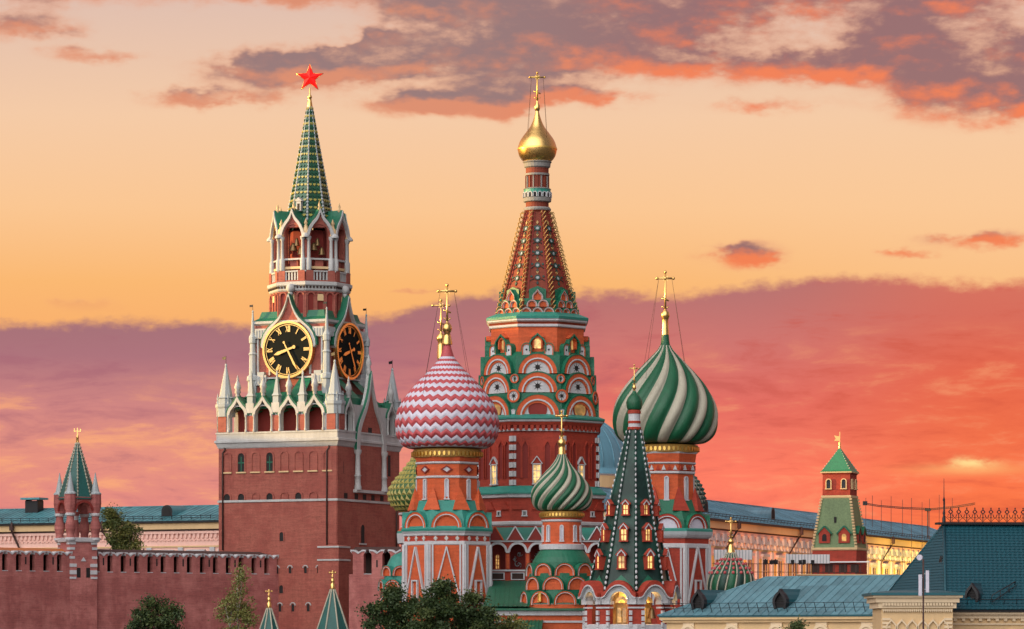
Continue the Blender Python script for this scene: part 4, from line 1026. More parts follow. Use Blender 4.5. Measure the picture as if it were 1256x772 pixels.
for (sx, sy) in ((1,-1), (-1,-1), (1,1), (-1,1)):              # corner spires
    x, y = sx*(HG-.75), sy*(HG-.75); z0 = t.z(502)
    q = M().lathe([(.98, t.z(514)), (1.02, z0-.2), (1.12, z0), (1.12, z0+.3), (.9, z0+.35), (.9, z0+.9), (1.0, z0+1.0), (.72, z0+1.15), (.10, z0+4.6), (.14, z0+4.7), (.08, z0+4.9)], 8, 'grey_stone', 22.5, False, cx=x, cy=y, apo=True)
    q.lathe([(.03, z0+4.8), (.03, z0+5.8)], 5, 'iron', cx=x, cy=y); ob = q.build('corner_spire', t.e)
    q = M(); q.add([(x, y, z0+5.75), (x-.55, y+.1, z0+5.65), (x-.5, y+.1, z0+5.35), (x, y, z0+5.4), (x, y+.04, z0+5.75), (x-.55, y+.14, z0+5.65), (x-.5, y+.14, z0+5.35), (x, y+.04, z0+5.4)], [[0,1,2,3],[7,6,5,4],[0,4,5,1],[1,5,6,2],[2,6,7,3]], 'iron'); q.build('weather_flag', ob)
    for a in range(4):
        px_, py_ = x + .95*cos(a*pi/2+pi/4), y + .95*sin(a*pi/2+pi/4)
        M().lathe([(.12, z0), (.16, z0+.5), (.08, z0+.7), (.13, z0+.9), (.02, z0+1.5)], 6, 'grey_stone', cx=px_, cy=py_).build('small_pinnacle', ob)
# great keel gable on the right face
f = facet(H, 90); q = M(); r = 3.55; zs = t.z(556)
kl = lambda r_: [(r_, zs)] + [(r_*a, zs + b) for a, b in ((.99,1.3),(.93,2.4),(.80,3.3),(.62,4.1),(.44,4.9),(.28,5.9),(.15,7.0),(.07,8.1),(0,9.0))] + [(-r_*a, zs + b) for a, b in ((.07,8.1),(.15,7.0),(.28,5.9),(.44,4.9),(.62,4.1),(.80,3.3),(.93,2.4),(.99,1.3))] + [(-r_, zs)]
inn = [(u*.80, zs + (v-zs)*.90) for u, v in kl(r)]
q.ext(f.at(0, 0), [(r*.8, t.z(604))] + inn + [(-r*.8, t.z(604))], -.1, .16, 'kremlin_brick')
q.band(f, kl(r), inn, -.25, .45, 'tower_stone'); q.band(f, [(u*1.02, v+.10) for u, v in kl(r)], kl(r), .1, .40, 'green_metal'); q.build('keel_gable', t.e)
M().box(f, -r*1.05, r*1.05, t.z(607), t.z(603.5), -.1, .45, 'tower_stone').build('gable_sill', t.e)
M().box(f, -.45, .45, t.z(541), t.z(527), 0, .18, 'dark').build('slit_window', t.e)
for s in (-1, 1):
    p = f.p(s*r*.9, 0, .3); M().lathe([(.42, t.z(604)), (.42, t.z(600)), (.34, t.z(598)), (.32, t.z(588)), (.42, t.z(587)), (.3, t.z(585)), (.27, t.z(562)), (.42, t.z(559)), (.46, t.z(555.5))], 12, 'tower_stone', cx=p.x, cy=p.y).build('column', t.e)
q = M(); zt = zs+9; p = f.p(0,0,.0); q.lathe([(.22, zt-.3), (.3, zt+.2), (.2, zt+.6), (.36, zt+.9), (.2, zt+1.4), (.02, zt+2)], 8, 'tower_stone', cx=p.x, cy=p.y); q.build('statue_finial', t.e)
# clock storey
HC = 4.62
sq([(HC*t.k, 505), (HC*t.k, 468), ((HC+.2)*t.k, 467.5, 'tower_stone'), ((HC+.2)*t.k, 465.5, 'tower_stone'), ((HC-.1)*t.k, 465, 'kremlin_brick'), ((HC-.1)*t.k, 402, 'kremlin_brick'), ((HC+.15)*t.k, 400, 'tower_stone'), ((HC+.15)*t.k, 397, 'tower_stone'), ((HC-.4)*t.k, 393, 'green_metal'), (4.0*t.k, 385, 'green_metal')], 'clock_storey', 'kremlin_brick')
for d in FV:
    f = facet(HC, d)
    for s in (-1, 1):
        for (u, y0, y1) in ((3.3, 465, 470), (1.9, 466, 470)):
            pass
        q = M(); q.box(f, s*3.65-.75, s*3.65+.75, t.z(475), t.z(463), -.1, .35, 'tower_stone'); q.box(f, s*3.65-.45, s*3.65+.45, t.z(463), t.z(459), -.1, .3, 'grey_stone')
        for j in range(4): q.box(f, s*3.65-.55+j*.36-.08, s*3.65-.55+j*.36+.08, t.z(473), t.z(465), .3, .42, 'grey_stone')
        q.build('balcony_block', t.e)
        q = M(); q.box(f, s*3.7-.7, s*3.7+.7, t.z(418), t.z(406), -.1, .28, 'tower_stone')
        for j in range(4): q.box(f, s*3.7-.52+j*.35-.08, s*3.7-.52+j*.35+.08, t.z(417), t.z(408), .2, .36, 'grey_stone')
        q.build('baluster_panel', t.e)
        for uu in (2.6, 4.1): M().box(f, s*uu-.1, s*uu+.1, t.z(463), t.z(418), -.1, .12, 'tower_stone').build('stone_strip', t.e)
        q = M(); q.add([f.p(s*2.0-.75, t.z(468), .05), f.p(s*2.0+.75, t.z(468), .05), f.p(s*2.0+1.0, t.z(492), 2.4), f.p(s*2.0-1.0, t.z(492), 2.4), f.p(s*2.0-1.0, t.z(500), 2.4), f.p(s*2.0+1.0, t.z(500), 2.4)], [[0,3,2,1],[3,4,5,2]], 'green_metal'); q.build('flying_roof', t.e)
    # keel gable that crowns the clock
    zc = t.z(433); Rk = 3.55
    o = [(3.50, zc+.4), (3.42, zc+1.1), (3.12, zc+1.85), (2.62, zc+2.5), (1.95, zc+3.05), (1.32, zc+3.6), (.85, zc+4.25), (.5, zc+4.95), (.26, zc+5.6), (.08, zc+6.2)]
    o = o + [(-u, v) for u, v in o[::-1]]; i_ = [(u*.92, v-.24) for u, v in o]
    q = M(); q.band(f, o, i_, -.7, .5, 'tower_stone'); q.band(f, [(u*1.04, v+.13) for u, v in o], o, -1.6, .4, 'green_metal'); q.ext(f, i_, -.6, .12, 'kremlin_brick')
    q.build('clock_gable', t.e)
    q = M(); p = f.p(0, 0, -.1); zt = zc + 6.2; q.lathe([(.16, zt-.3), (.2, zt), (.34, zt+.15), (.2, zt+.3)], 8, 'tower_stone', cx=p.x, cy=p.y); q.ball((p.x, p.y, zt+.75), .52, 'tower_stone', 12); q.build('gable_ball', t.e)
    # the dial
    fc = f.at(0, zc, .45); r = 3.06
    q = M(); o = [(r*cos(i*pi/24), r*sin(i*pi/24)) for i in range(48)]; q.ext(fc, o, -.6, 0, 'clock_black')
    ck = q.build('clock', t.e, 'black dial with gilt rim and gilt Roman numerals, hands at about twenty five past eight')
    ring = lambda a: [(a*cos(i*pi/24), a*sin(i*pi/24)) for i in range(49)]
    q = M(); q.band(fc, ring(r*1.05), ring(r*.965), -.4, .20, 'gold'); q.band(fc, ring(r*.93), ring(r*.905), -.2, .07, 'gold'); q.build('clock_rim', ck)
    q = M()
    G = {'I': [((0,-1),(0,1))], 'V': [((-.55,1),(0,-1)),((.55,1),(0,-1))], 'X': [((-.6,1),(.6,-1)),((.6,1),(-.6,-1))]}
    Wd = {'I': .48, 'V': 1.15, 'X': 1.3}
    for i, nm in enumerate('XII I II III IV V VI VII VIII IX X XI'.split()):
        q = M(); a = i*pi/6; fn = fc.spin(a).at(0, r*.765); tw = sum(Wd[c_] for c_ in nm); x = -tw/2; hh = r*.115; j = 0
        for c_ in nm:
            xm = x + Wd[c_]/2; x += Wd[c_]
            for (p0, p1) in G[c_]:
                j += 1
                q.bar(fn, ((xm+p0[0])*hh*.72, p0[1]*hh), ((xm+p1[0])*hh*.72, p1[1]*hh), .105 if c_ == 'I' or p0[0] < 0 else .06, 0, .06+.002*j, 'gold')
        q.build('numeral', ck)
    for (ang, L, tl, wd, e) in ((R(252), r*.60, r*.28, .26, .14), (R(152), r*.84, r*.30, .17, .2)):
        q = M(); fh = fc.spin(ang); q.ext(fh, [(-wd*.35, -tl), (wd*.35, -tl), (wd*.5, 0), (wd*.75, L*.72), (0, L), (-wd*.75, L*.72), (-wd*.5, 0)], e, e+.05, 'gold')
        q.ext(fh.at(0, -tl), [(wd*.8*cos(j*pi/5), wd*.8*sin(j*pi/5)) for j in range(10)], e, e+.055, 'gold'); q.build('clock_hand', ck)
for (sx, sy) in ((1,-1), (-1,-1), (1,1)):                      # tall thin pinnacles at the clock storey's corners
    x, y = sx*(HC+.12), sy*(HC+.12)
    q = M().lathe(t.prof([(6, 500), (6, 470), (7.5, 469), (7, 464), (4.6, 462), (4.2, 438), (5.4, 437), (3.6, 434), (3.4, 424), (4.6, 423), (4.8, 416), (3.4, 413), (2.6, 411), (.9, 386), (1.4, 385), (.5, 383)]), 8, 'grey_stone', 22.5, False, cx=x, cy=y)
    q.lathe(t.prof([(.3, 384), (.3, 376)]), 5, 'iron', cx=x, cy=y); q.box(Fr((x, y, 0), (1,0,0), (0,-1,0)), -.4, 0, t.z(379), t.z(376.5), 0, .04, 'iron')
    q.build('corner_pinnacle', t.e)
# octagonal drum, cornice and belfry
oct_(t, [(44.5, 402), (44, 360, 'kremlin_brick')], 'kremlin_brick', name='drum')
OV = (-90, -45, 0, 45, 90)
for d in OV:
    f = facet(k(44.2), d); W = k(44.2)*.4142
    for i in range(4):
        u = W*(-.98 + i*.653); q = M(); q.box(f, u-.20, u+.20, t.z(402), t.z(366), -.1, .16+.002*i, 'kremlin_brick'); q.build('brick_pilaster', t.e)
    for i in range(3):
        u = W*.653*(i-1); q = M(); fr = f.at(u, t.z(367)); q.arc(fr, 0, 0, .52, .33, -.1, .2, 'kremlin_brick', seg=8); q.ext(fr, [(.3, -k(26)), (.3, 0)] + arch(0, 0, .3, 8) + [(-.3, -k(26))], -.1, .012, 'deep_red'); q.build('blind_arch', t.e)
    M().box(f, -.35, .35, t.z(373), t.z(365), 0, .2, 'cream').build('small_plaque', t.e)
oct_(t, [(45, 363), (45, 361.5, 'kremlin_brick'), (46.5, 360, 'tower_stone'), (46.5, 356, 'tower_stone'), (48.5, 354, 'tower_stone'), (48.5, 350.5, 'tower_stone'), (46, 349.5, 'tower_stone'), (44, 349, 'kremlin_brick')], 'tower_stone', name='white_cornice')
for d in OV:
    f = facet(k(47.2), d); W = k(47)*.4142
    for i in range(9):
        M().box(f, W*(-.9+i*.225)-.10, W*(-.9+i*.225)+.10, t.z(357.8), t.z(355.2), -.1, .07, 'dark_recess').build('dentil_slot', t.e)
    f = facet(k(45.5), d)
    q = M(); q.box(f, -W, W, t.z(349.5), t.z(348), -.3, .06, 'kremlin_brick'); q.box(f, -W, W, t.z(338), t.z(336.3), -.3, .08, 'tower_stone')
    for i in range(5): q.box(f, -W*.42+i*W*.21-.09, -W*.42+i*W*.21+.09, t.z(348), t.z(338), -.12, 0, 'tower_stone')
    q.build('balustrade', t.e)
    for s in (-1, 1): M().box(f, s*W*.70-.42, s*W*.70+.42, t.z(349.4), t.z(336.4), -.4, .11, 'kremlin_brick').build('baluster_pier', t.e)
oct_(t, [(43, 349), (43, 346, 'dark_recess')], 'dark_recess', name='belfry_floor')
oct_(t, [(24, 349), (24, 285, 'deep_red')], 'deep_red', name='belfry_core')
for d in OV + (135, -135, 180):
    f = facet(k(42), d); W = k(42)*.4142; vis = d in OV
    rr = 1.02; sp = t.z(291)
    q = M(); q.ext(f, wall_arches(-W, W, t.z(348), t.z(283), [(0, rr, sp)]), -.7, 0, 'kremlin_brick', back=True); q.build('belfry_wall', t.e)
    o = [(W*1.10, t.z(296.5)), (W*1.02, t.z(294)), (W*.93, t.z(288)), (W*.78, t.z(282)), (W*.56, t.z(276.5)), (W*.32, t.z(272)), (W*.15, t.z(267.5)), (.04, t.z(261))]
    o = o + [(-u, v) for u, v in o[::-1]]; i_ = [(u*.80, t.z(296.5) + (v-t.z(296.5))*.84) for u, v in o]
    q = M(); q.band(f, o, i_, -.5, .42, 'tower_stone'); q.ext(f, [*i_[:1], *i_[1:]] , -.5, .06, 'kremlin_brick') if False else None
    rim = arch(0, sp, rr*1.0, 14); q.band(f, [i_[round(j*15/14)] for j in range(15)], rim, -.3, .10, 'gilt_and_sunlit' if d in (-90, -45) else 'kremlin_brick')  # left gables coloured gold to stand in for low sunlight
    q.build('keel_gable', t.e)
    q = M(); o2 = [(u*1.02, v+.08) for u, v in o]; n = len(o2)
    q.add([f.p(u, v, .3) for u, v in o2] + [f.p(u*.40, max(v, t.z(274))*.5 + t.z(262)*.5, -k(20)) for u, v in o2], [[j, j+1, n+j+1, n+j] for j in range(n-1)], 'green_metal'); q.build('gable_roof', t.e)
    if not vis: continue
    q = M(); p = f.p(0,0,-.1); zt = t.z(262); q.lathe([(.10, zt-.3), (.14, zt+.0), (.22, zt+.15), (.10, zt+.3), (.16, zt+.5), (.02, zt+.95)], 8, 'cream', cx=p.x, cy=p.y); q.build('statue_finial', t.e)
    q = M(); q.box(f, -W, W, t.z(323), t.z(321), -.6, .10, 'tower_stone'); q.box(f, -W*.9, W*.9, t.z(334), t.z(331), -.6, .06, 'cream'); q.box(f, -.5, .5, t.z(348), t.z(323), -.5, -.2, 'kremlin_brick'); q.build('sill_course', t.e)
for i in range(8):
    d = 22.5 + 45*i
    if 125 < d % 360 < 235: continue
    rr = k(42)/cos(pi/8)
    for off in (-4.6, 4.6):
        p = facet(rr + .05, d + off).o
        M().lathe(t.prof([(3.4, 336), (3.4, 323), (2.6, 322), (2.2, 320), (1.9, 300), (3.0, 298), (3.4, 295)]), 8, 'tower_stone', cx=p.x, cy=p.y).build('column', t.e)
    p = facet(rr + .25, d).o
    M().lathe(t.prof([(5.0, 296.5), (5.4, 295), (4.6, 293.5), (2.4, 291)]), 8, 'tower_stone', cx=p.x, cy=p.y).build('capital', t.e)
    zt = t.z(276); p2 = facet(rr - .1, d).o
    q = M().lathe([(.45, t.z(294)), (.4, t.z(286)), (.22, t.z(284)), (.16, t.z(280)), (.25, t.z(279)), (.02, t.z(273))], 8, 'cream', cx=p2.x, cy=p2.y); q.build('corner_finial', t.e)
for d in (-45, 0, 45):
    for (u, y, r) in ((-.45, 306, .55), (.5, 311, .42), (0, 300, .35)):
        p = facet(k(33), d).p(u, 0, 0)
        M().lathe([(r, t.z(y+5)), (r*.8, t.z(y+3)), (r*.55, t.z(y-2)), (r*.3, t.z(y-4)), (.02, t.z(y-5))], 12, 'bronze', cx=p.x, cy=p.y).build('bell', t.e)
# spire with raised tile rows
A0, Y0, A1, Y1 = 26.5, 274, 2.6, 131
oct_(t, [(A0, Y0), (A1, Y1, 'spire_green')], 'spire_green', name='spire')
for d in OV:
    s = slope(k(A0), t.z(Y0), k(A1), t.z(Y1), d); u0, u1 = k(A0)*.4142, k(A1)*.4142; nn = 30
    q = M()
    for j in range(nn):
        a = (j+.1)/nn; wv = u0 + (u1-u0)*a; v = s.L*a; h = s.L/nn*.62
        for i in range(3):
            u = wv*(-.64 + i*.64); ww = wv*.25
            q.ext(s.at(u, v), [(-ww, h*.6), (0, 0), (ww, h*.6), (ww*.7, h), (-ww*.7, h)], -.02, .13, 'glazed_glint' if j % 2 else 'spire_green')  # gold rows: the sun's glints on the tiles put into their colour
    q.build('tile_course', t.e)
for d in (-112.5, -67.5, -22.5, 22.5, 67.5, 112.5):
    q = M(); f = R(d); kk = 1/cos(pi/8); P = lambda a: V(((k(A0+(A1-A0)*a)*kk+.02)*sin(f), -(k(A0+(A1-A0)*a)*kk+.02)*cos(f), t.z(Y0+(Y1-Y0)*a)))
    q.tube([P(0), P(1)], .11, 'grey_stone', 5, .06)
    for j in range(34): q.ball(P((j+.5)/34), .17-.09*j/34, 'grey_stone', 6)
    q.build('beaded_rib', t.e)
f = facet(k(23.5), 0); q = M(); q.box(f, -.3, .3, t.z(262), t.z(250), -1.5, .5, 'tower_stone'); q.ext(f, [(-.45, t.z(250)), (.45, t.z(250)), (0, t.z(245))], -1.6, .55, 'tower_stone'); q.ext(f, [(.15, t.z(261)), (.15, t.z(253)), (-.15, t.z(253)), (-.15, t.z(261))], .4, .515, 'dark'); q.build('spire_dormer', t.e)
finial(t, [(3.2, 134), (3.6, 131), (2.4, 124), (2.0, 121), (2.8, 120), (2.4, 118), (1.0, 116), (.9, 108)], 'gold', 'star_mount')
q = M(); C0 = V((0, 0, t.z(95.8))); Rr, rr = k(17.6), k(6.9)
ca = cos(R(20)); ua = V((cos(R(25.5)), sin(R(25.5)), 0)); na = V((sin(R(25.5)), -cos(R(25.5)), 0))
fs_ = Fr(C0, ua, na)
pt = [((Rr if i % 2 == 0 else rr)*sin(i*pi/5), (Rr if i % 2 == 0 else rr)*cos(i*pi/5)) for i in range(10)]
vs_ = [fs_.p(u, v) for u, v in pt] + [fs_.p(0, 0, .5), fs_.p(0, 0, -.5)]
q.add(vs_, [[10, (i+1) % 10, i] for i in range(10)] + [[11, i, (i+1) % 10] for i in range(10)], 'ruby'); st = q.build('star', t.e, 'glowing red five-pointed star on the spire tip')
q = M()
for i in range(10): q.tube([vs_[i], vs_[(i+1) % 10]], .03, 'gold', 5)
q.build('star_edge', st)

# ------------------------------------------------------------------ fortress walls
def fortress_wall(name, label, pa, ya, pb, yb, top_a, gap_z, walk, period=1.62, roofm='rust_pipe', foot=0.0, skip=()):
    a = V(((pa-628)*ya/FPX, ya, 0)); b = V(((pb-628)*yb/FPX, yb, 0)); d = b-a; L = d.length; d.normalize()
    e = bpy.data.objects.new(name, None); COL.objects.link(e); e.location = a; e.rotation_euler = (0, 0, atan2(d.y, d.x)); tag(e, label, 'wall', None, 'thing')
    f = Fr((0,0,0), (1,0,0), (0,-1,0)); zt = top_a; zb = gap_z
    M().box(f, 0, L, foot, zb, -3.2, 0, 'wall_brick').build('wall', e)
    n = int(L/period)
    for i in range(n):
        u = (i+.5)*L/n; w_ = L/n*.285; q = M(); h = zt-zb
        q.box(f, u-w_, u+w_, zb, zt-.45, -.7, 0, 'wall_brick')
        o = [(-w_, zt-.45), (w_, zt-.45), (w_*1.28, zt-.22), (w_*1.5, zt), (w_*.75, zt-.03), (0, zt-.3), (-w_*.75, zt-.03), (-w_*1.5, zt), (-w_*1.28, zt-.22)]
        q.ext(f.at(u, 0), o, -.7, .0, 'wall_brick', back=True)
        top = [o[2], o[3], o[4], o[5], o[6], o[7], o[8]]
        q.band(f.at(u, 0), [(x_, y_+.11) for x_, y_ in top], [(x_*.96, y_-.07) for x_, y_ in top], -.75, .08, 'white_stone')
        if i % 2: q.box(f, u-.09, u+.09, zb+.75, zb+1.55, -.05, .012, 'dark')
        q.build('merlon', e)
        if i < n-1:
            ug = (i+1)*L/n; M().box(f, ug-L/n*.2, ug+L/n*.2, zb, zb+.07, -.7, .06, 'white_stone').build('gap_sill', e)
    if walk:
        q = M(); q.add([f.p(0, zt-.05, -.5), f.p(L, zt-.05, -.5), f.p(L, zt+.45, -2.2), f.p(0, zt+.45, -2.2), f.p(0, zt+.0, -3.6), f.p(L, zt+.0, -3.6), f.p(0, zt-.15, -.5), f.p(L, zt-.15, -.5), f.p(L, zt-.15, -3.6), f.p(0, zt-.15, -3.6)], [[0,1,2,3],[3,2,5,4],[7,6,9,8],[0,6,7,1]], roofm); q.build('walkway_roof', e)
        M().box(f, 0, L, zb, zt-.1, -3.3, -2.95, 'dark_recess').build('walkway_back', e)  # brick back parapet in near-black, the roof's shade put into its colour
    return e
wA = cam_px(-16, 676, 391.5); wB = cam_px(84, 676, 397.8)
fortress_wall('fortress_wall', 'brick battlement wall left of the small turret, with an orange walkway roof behind it', -28, 390.6, 90, 398.1, 14.85, 12.75, True, roofm='orange_lit_roof')
fortress_wall('fortress_wall', 'brick battlement wall with white capped merlons between small turret and clock tower', 102, 398.8, 343, 413.2, 14.85, 12.75, True, roofm='rust_pipe')
fortress_wall('fortress_wall', 'short stretch of brick battlement wall right of the clock tower, behind the churches', 428, 404.5, 520, 402.0, 15.2, 12.6, True, period=1.75)

# small turret on the wall
t = T('wall_turret', 95, 400, 'small open brick turret with four stout pillars and dark green tent on the wall', 'turret', rot=30)
k = t.m; hb = k(18.2)
m = M().lathe([(hb, 0), (hb, t.z(666), 'wall_brick'), (hb+.2, t.z(665), 'white_stone'), (hb+.25, t.z(661), 'white_stone'), (hb, t.z(660), 'white_stone')], 4, 'wall_brick', 45, False, apo=True); m.build('base', t.e)
for d in (0, -90):
    f = facet(hb, d)
    for s in (-1, 1):
        for j, y in enumerate((664.5, 672, 683, 692, 700, 708)):
            wd = (.7, .6, .6, .8, .8, .75)[j]; hh = (4, 3, 3, 4, 5, 2.6)[j]
            M().box(f, min(s*hb, s*(hb-wd)), max(s*hb, s*(hb-wd)), t.z(y+hh), t.z(y), -.05, .07, 'white_stone').build('corner_block', t.e)
        M().box(f, s*.55-.22, s*.55+.22, t.z(709), t.z(697), 0, .02, 'dark').build('dark_slot', t.e)
    M().ext(f, [(-.3, t.z(689)), (.3, t.z(689)), (0, t.z(684))], 0, .08, 'white_stone').build('white_emblem', t.e)
hp = k(16.5)
for (sx, sy) in ((-1,-1), (1,-1), (-1,1), (1,1)):
    x, y = sx*hp, sy*hp
    M().lathe(t.prof([(6.8, 663), (6.8, 660.5, 'white_stone'), (5.0, 660, 'white_stone'), (4.6, 656, 'wall_brick'), (6.5, 649, 'wall_brick'), (6.3, 644, 'wall_brick'), (4.5, 638, 'wall_brick'), (4.3, 634, 'wall_brick'), (6.0, 633, 'white_stone'), (6.2, 630.5, 'white_stone'), (5.2, 630, 'white_stone'), (6.6, 624, 'wall_brick')]), 16, 'white_stone', cx=x, cy=y, sm=False).build('pillar', t.e)
    q = M().lathe(t.prof([(6.6, 624), (7.4, 618), (7.0, 608, 'wall_brick'), (7.4, 607, 'wall_brick'), (7.4, 605.5, 'grey_stone'), (5, 603.5, 'grey_stone'), (3.6, 597, 'grey_stone'), (1.0, 584, 'grey_stone'), (.4, 580, 'grey_stone')]), 8, 'wall_brick', 22.5, False, cx=x, cy=y); q.build('corner_spirelet', t.e)
M().lathe(t.prof([(20.5, 612), (21.5, 611), (20.5, 610)]), 4, 'wall_brick', 45, False, apo=True).build('eaves', t.e)
for d in (0, 90, 180, 270):
    f = facet(hp+.25, d); q = M()
    q.ext(f, wall_arches(-hp, hp, t.z(630), t.z(612), [(0, k(9.8), t.z(627))]), -.9, 0, 'wall_brick', back=True)
    q.arc(f, 0, t.z(627), k(12.5), k(9.8), -.05, .18, 'deep_red'); q.build('arch_wall', t.e)
M().lathe(t.prof([(23, 613), (22.5, 610, 'turret_tile'), (1.6, 543, 'turret_tile')]), 8, 'turret_tile', 22.5, False).build('tent_roof', t.e)
for i in range(8):
    d = 22.5 + i*45
    q = M(); P = lambda a: V((k(22.7-21*a)*sin(R(d)), -k(22.7-21*a)*cos(R(d)), t.z(610-67*a)))
    q.tube([P(0), P(1)], .06, 'cream_enamel', 4)
    for j in range(16): q.ball(P((j+.5)/16), .12, 'cream_enamel', 5)
    q.build('beaded_rib', t.e)
finial(t, [(1.8, 544), (1.5, 538), (1.9, 537), (.9, 534)], 'gold', 'finial_base')
q = M(); F0 = Fr((0,0,0), (cos(R(-30)), sin(R(-30)), 0), (sin(R(-30)), -cos(R(-30)), 0))
q.box(F0, -.05, .05, t.z(536), t.z(525), -.03, .03, 'gold'); q.box(F0, -.36, .36, t.z(529.5), t.z(528.6), -.03, .035, 'gold')
for s in (-.33, .33): q.box(F0, s-.05, s+.05, t.z(530), t.z(525.8), -.03, .04, 'gold')
q.build('weather_vane', t.e)
la = bpy.data.lights.new('turret_lamp', 'POINT'); la.energy = 190; la.color = (1, .55, .2); la.shadow_soft_size = .3
lo = bpy.data.objects.new('turret_lamp', la); COL.objects.link(lo); lo.parent = t.e; lo.location = (0, .3, t.z(655))
M().lathe(t.prof([(3.2, 664), (4.4, 650, 'wall_brick'), (3, 638, 'wall_brick'), (3.4, 633, 'white_stone'), (6, 628, 'wall_brick')]), 12, 'wall_brick', cy=.4).build('inner_post', t.e)

# green pyramid tower on the right
t = T('pyramid_roofed_tower', 1030, 405, 'square brick tower with a mossy green sloped middle and small green pyramid roof', 'tower', rot=-19)
k = t.m; g = cos(R(19)) + sin(R(19))
hs = lambda wpx: wpx/2/g
def sqp(pts, name, mt): return M().lathe(t.prof(pts), 4, mt, 45, False, apo=True).build(name, t.e)
sqp([(hs(71), 900), (hs(70), 676, 'church_red'), (hs(73), 675, 'cream'), (hs(73), 672.5, 'cream')], 'lower_storey', 'church_red')
sqp([(hs(69.5), 673), (hs(46), 611.5, 'moss_tile')], 'sloped_storey', 'moss_tile')
sqp([(hs(46), 612), (hs(47.5), 611, 'cream'), (hs(47.5), 608.5, 'cream'), (hs(44), 608, 'church_red'), (hs(43.5), 583, 'church_red'), (hs(46), 582, 'church_red'), (hs(47), 580.5, 'church_red')], 'upper_storey', 'church_red')
sqp([(hs(50), 581), (hs(50.5), 579.5, 'cream'), (hs(44), 577, 'green_tile'), (1, 550, 'green_tile')], 'pyramid_roof', 'cream')
for d in (0, 90):
    f = facet(k(hs(44)), d)
    for u in (-.85, .85): window(t, f.at(u, t.z(600)), k(5.2), k(11), pane='glass', frame='cream', fw=.10, dp=.14)
    f = facet(k(hs(62)), d)
    for u in (-1.1, 1.1):
        fr = f.at(u, t.z(667)); q = M(); q.ext(fr, [(-.62, 0), (.62, 0), (.62, 1.15), (0, 1.75), (-.62, 1.15)], -1, .32, 'church_red')
        q.bar(fr, (-.82, 1.0), (0, 1.85), .14, -1, .42, 'green_metal'); q.bar(fr, (.82, 1.0), (0, 1.85), .14, -1, .423, 'green_metal'); ob = q.build('dormer', t.e)
        M().ext(fr, [(.25, .2), (.25, .75)] + arch(0, .75, .25, 6) + [(-.25, .2)], .2, .335, 'dark' if u < 0 or d else 'lit_niche').build('opening', ob)
f = facet(k(hs(57)), 0); M().box(f, -.12, .12, t.z(642), t.z(635), -.3, .1, 'dark').build('slit_window', t.e)
for (sx, sy) in ((-1,-1), (1,-1), (1,1)):
    q = M(); a0, a1 = k(hs(69.5)), k(hs(46))
    for j in range(17):
        s = (j+.5)/17; q.box(Fr((sx*(a0+(a1-a0)*s), sy*(a0+(a1-a0)*s), t.z(673-61.5*s)), (1,0,0), (0,-1,0)), -.14, .14, -.10, .10, -.14, .14, 'cream')
    q.build('corner_stone', t.e)
    q = M(); b0 = k(hs(44))
    for j in range(9):
        s = (j+.5)/9; q.ball((sx*(b0*(1-s)), sy*(b0*(1-s)), t.z(577-27*s)), .09, 'cream_enamel', 5)
    q.build('beaded_rib', t.e)
finial(t, [(1.3, 551), (1.6, 549), (.8, 546), (1.4, 544), (.5, 542)], 'gold', 'finial_base')
q = M(); F0 = Fr((0,0,0), (cos(R(19)), sin(R(19)), 0), (sin(R(19)), -cos(R(19)), 0)); q.box(F0, -.04, .04, t.z(545), t.z(530), -.03, .03, 'gold'); q.ext(F0, [(-.6, t.z(541)), (0, t.z(541)), (0, t.z(535.5)), (-.62, t.z(534.5)), (-.45, t.z(538))], -.02, .02, 'gold', back=True); q.build('weather_flag', t.e)
f = facet(k(hs(70)), 0)
q = M(); q.box(f, -4, 4, t.z(691), t.z(689.5), 0, .5, 'cloth_white'); q.build('ledge', t.e)
for u in (-2.1, -.6, 1.0, 2.3): M().box(f, u-.45, u+.45, t.z(703), t.z(693), 0, .02, 'dark_recess').build('low_opening', t.e)
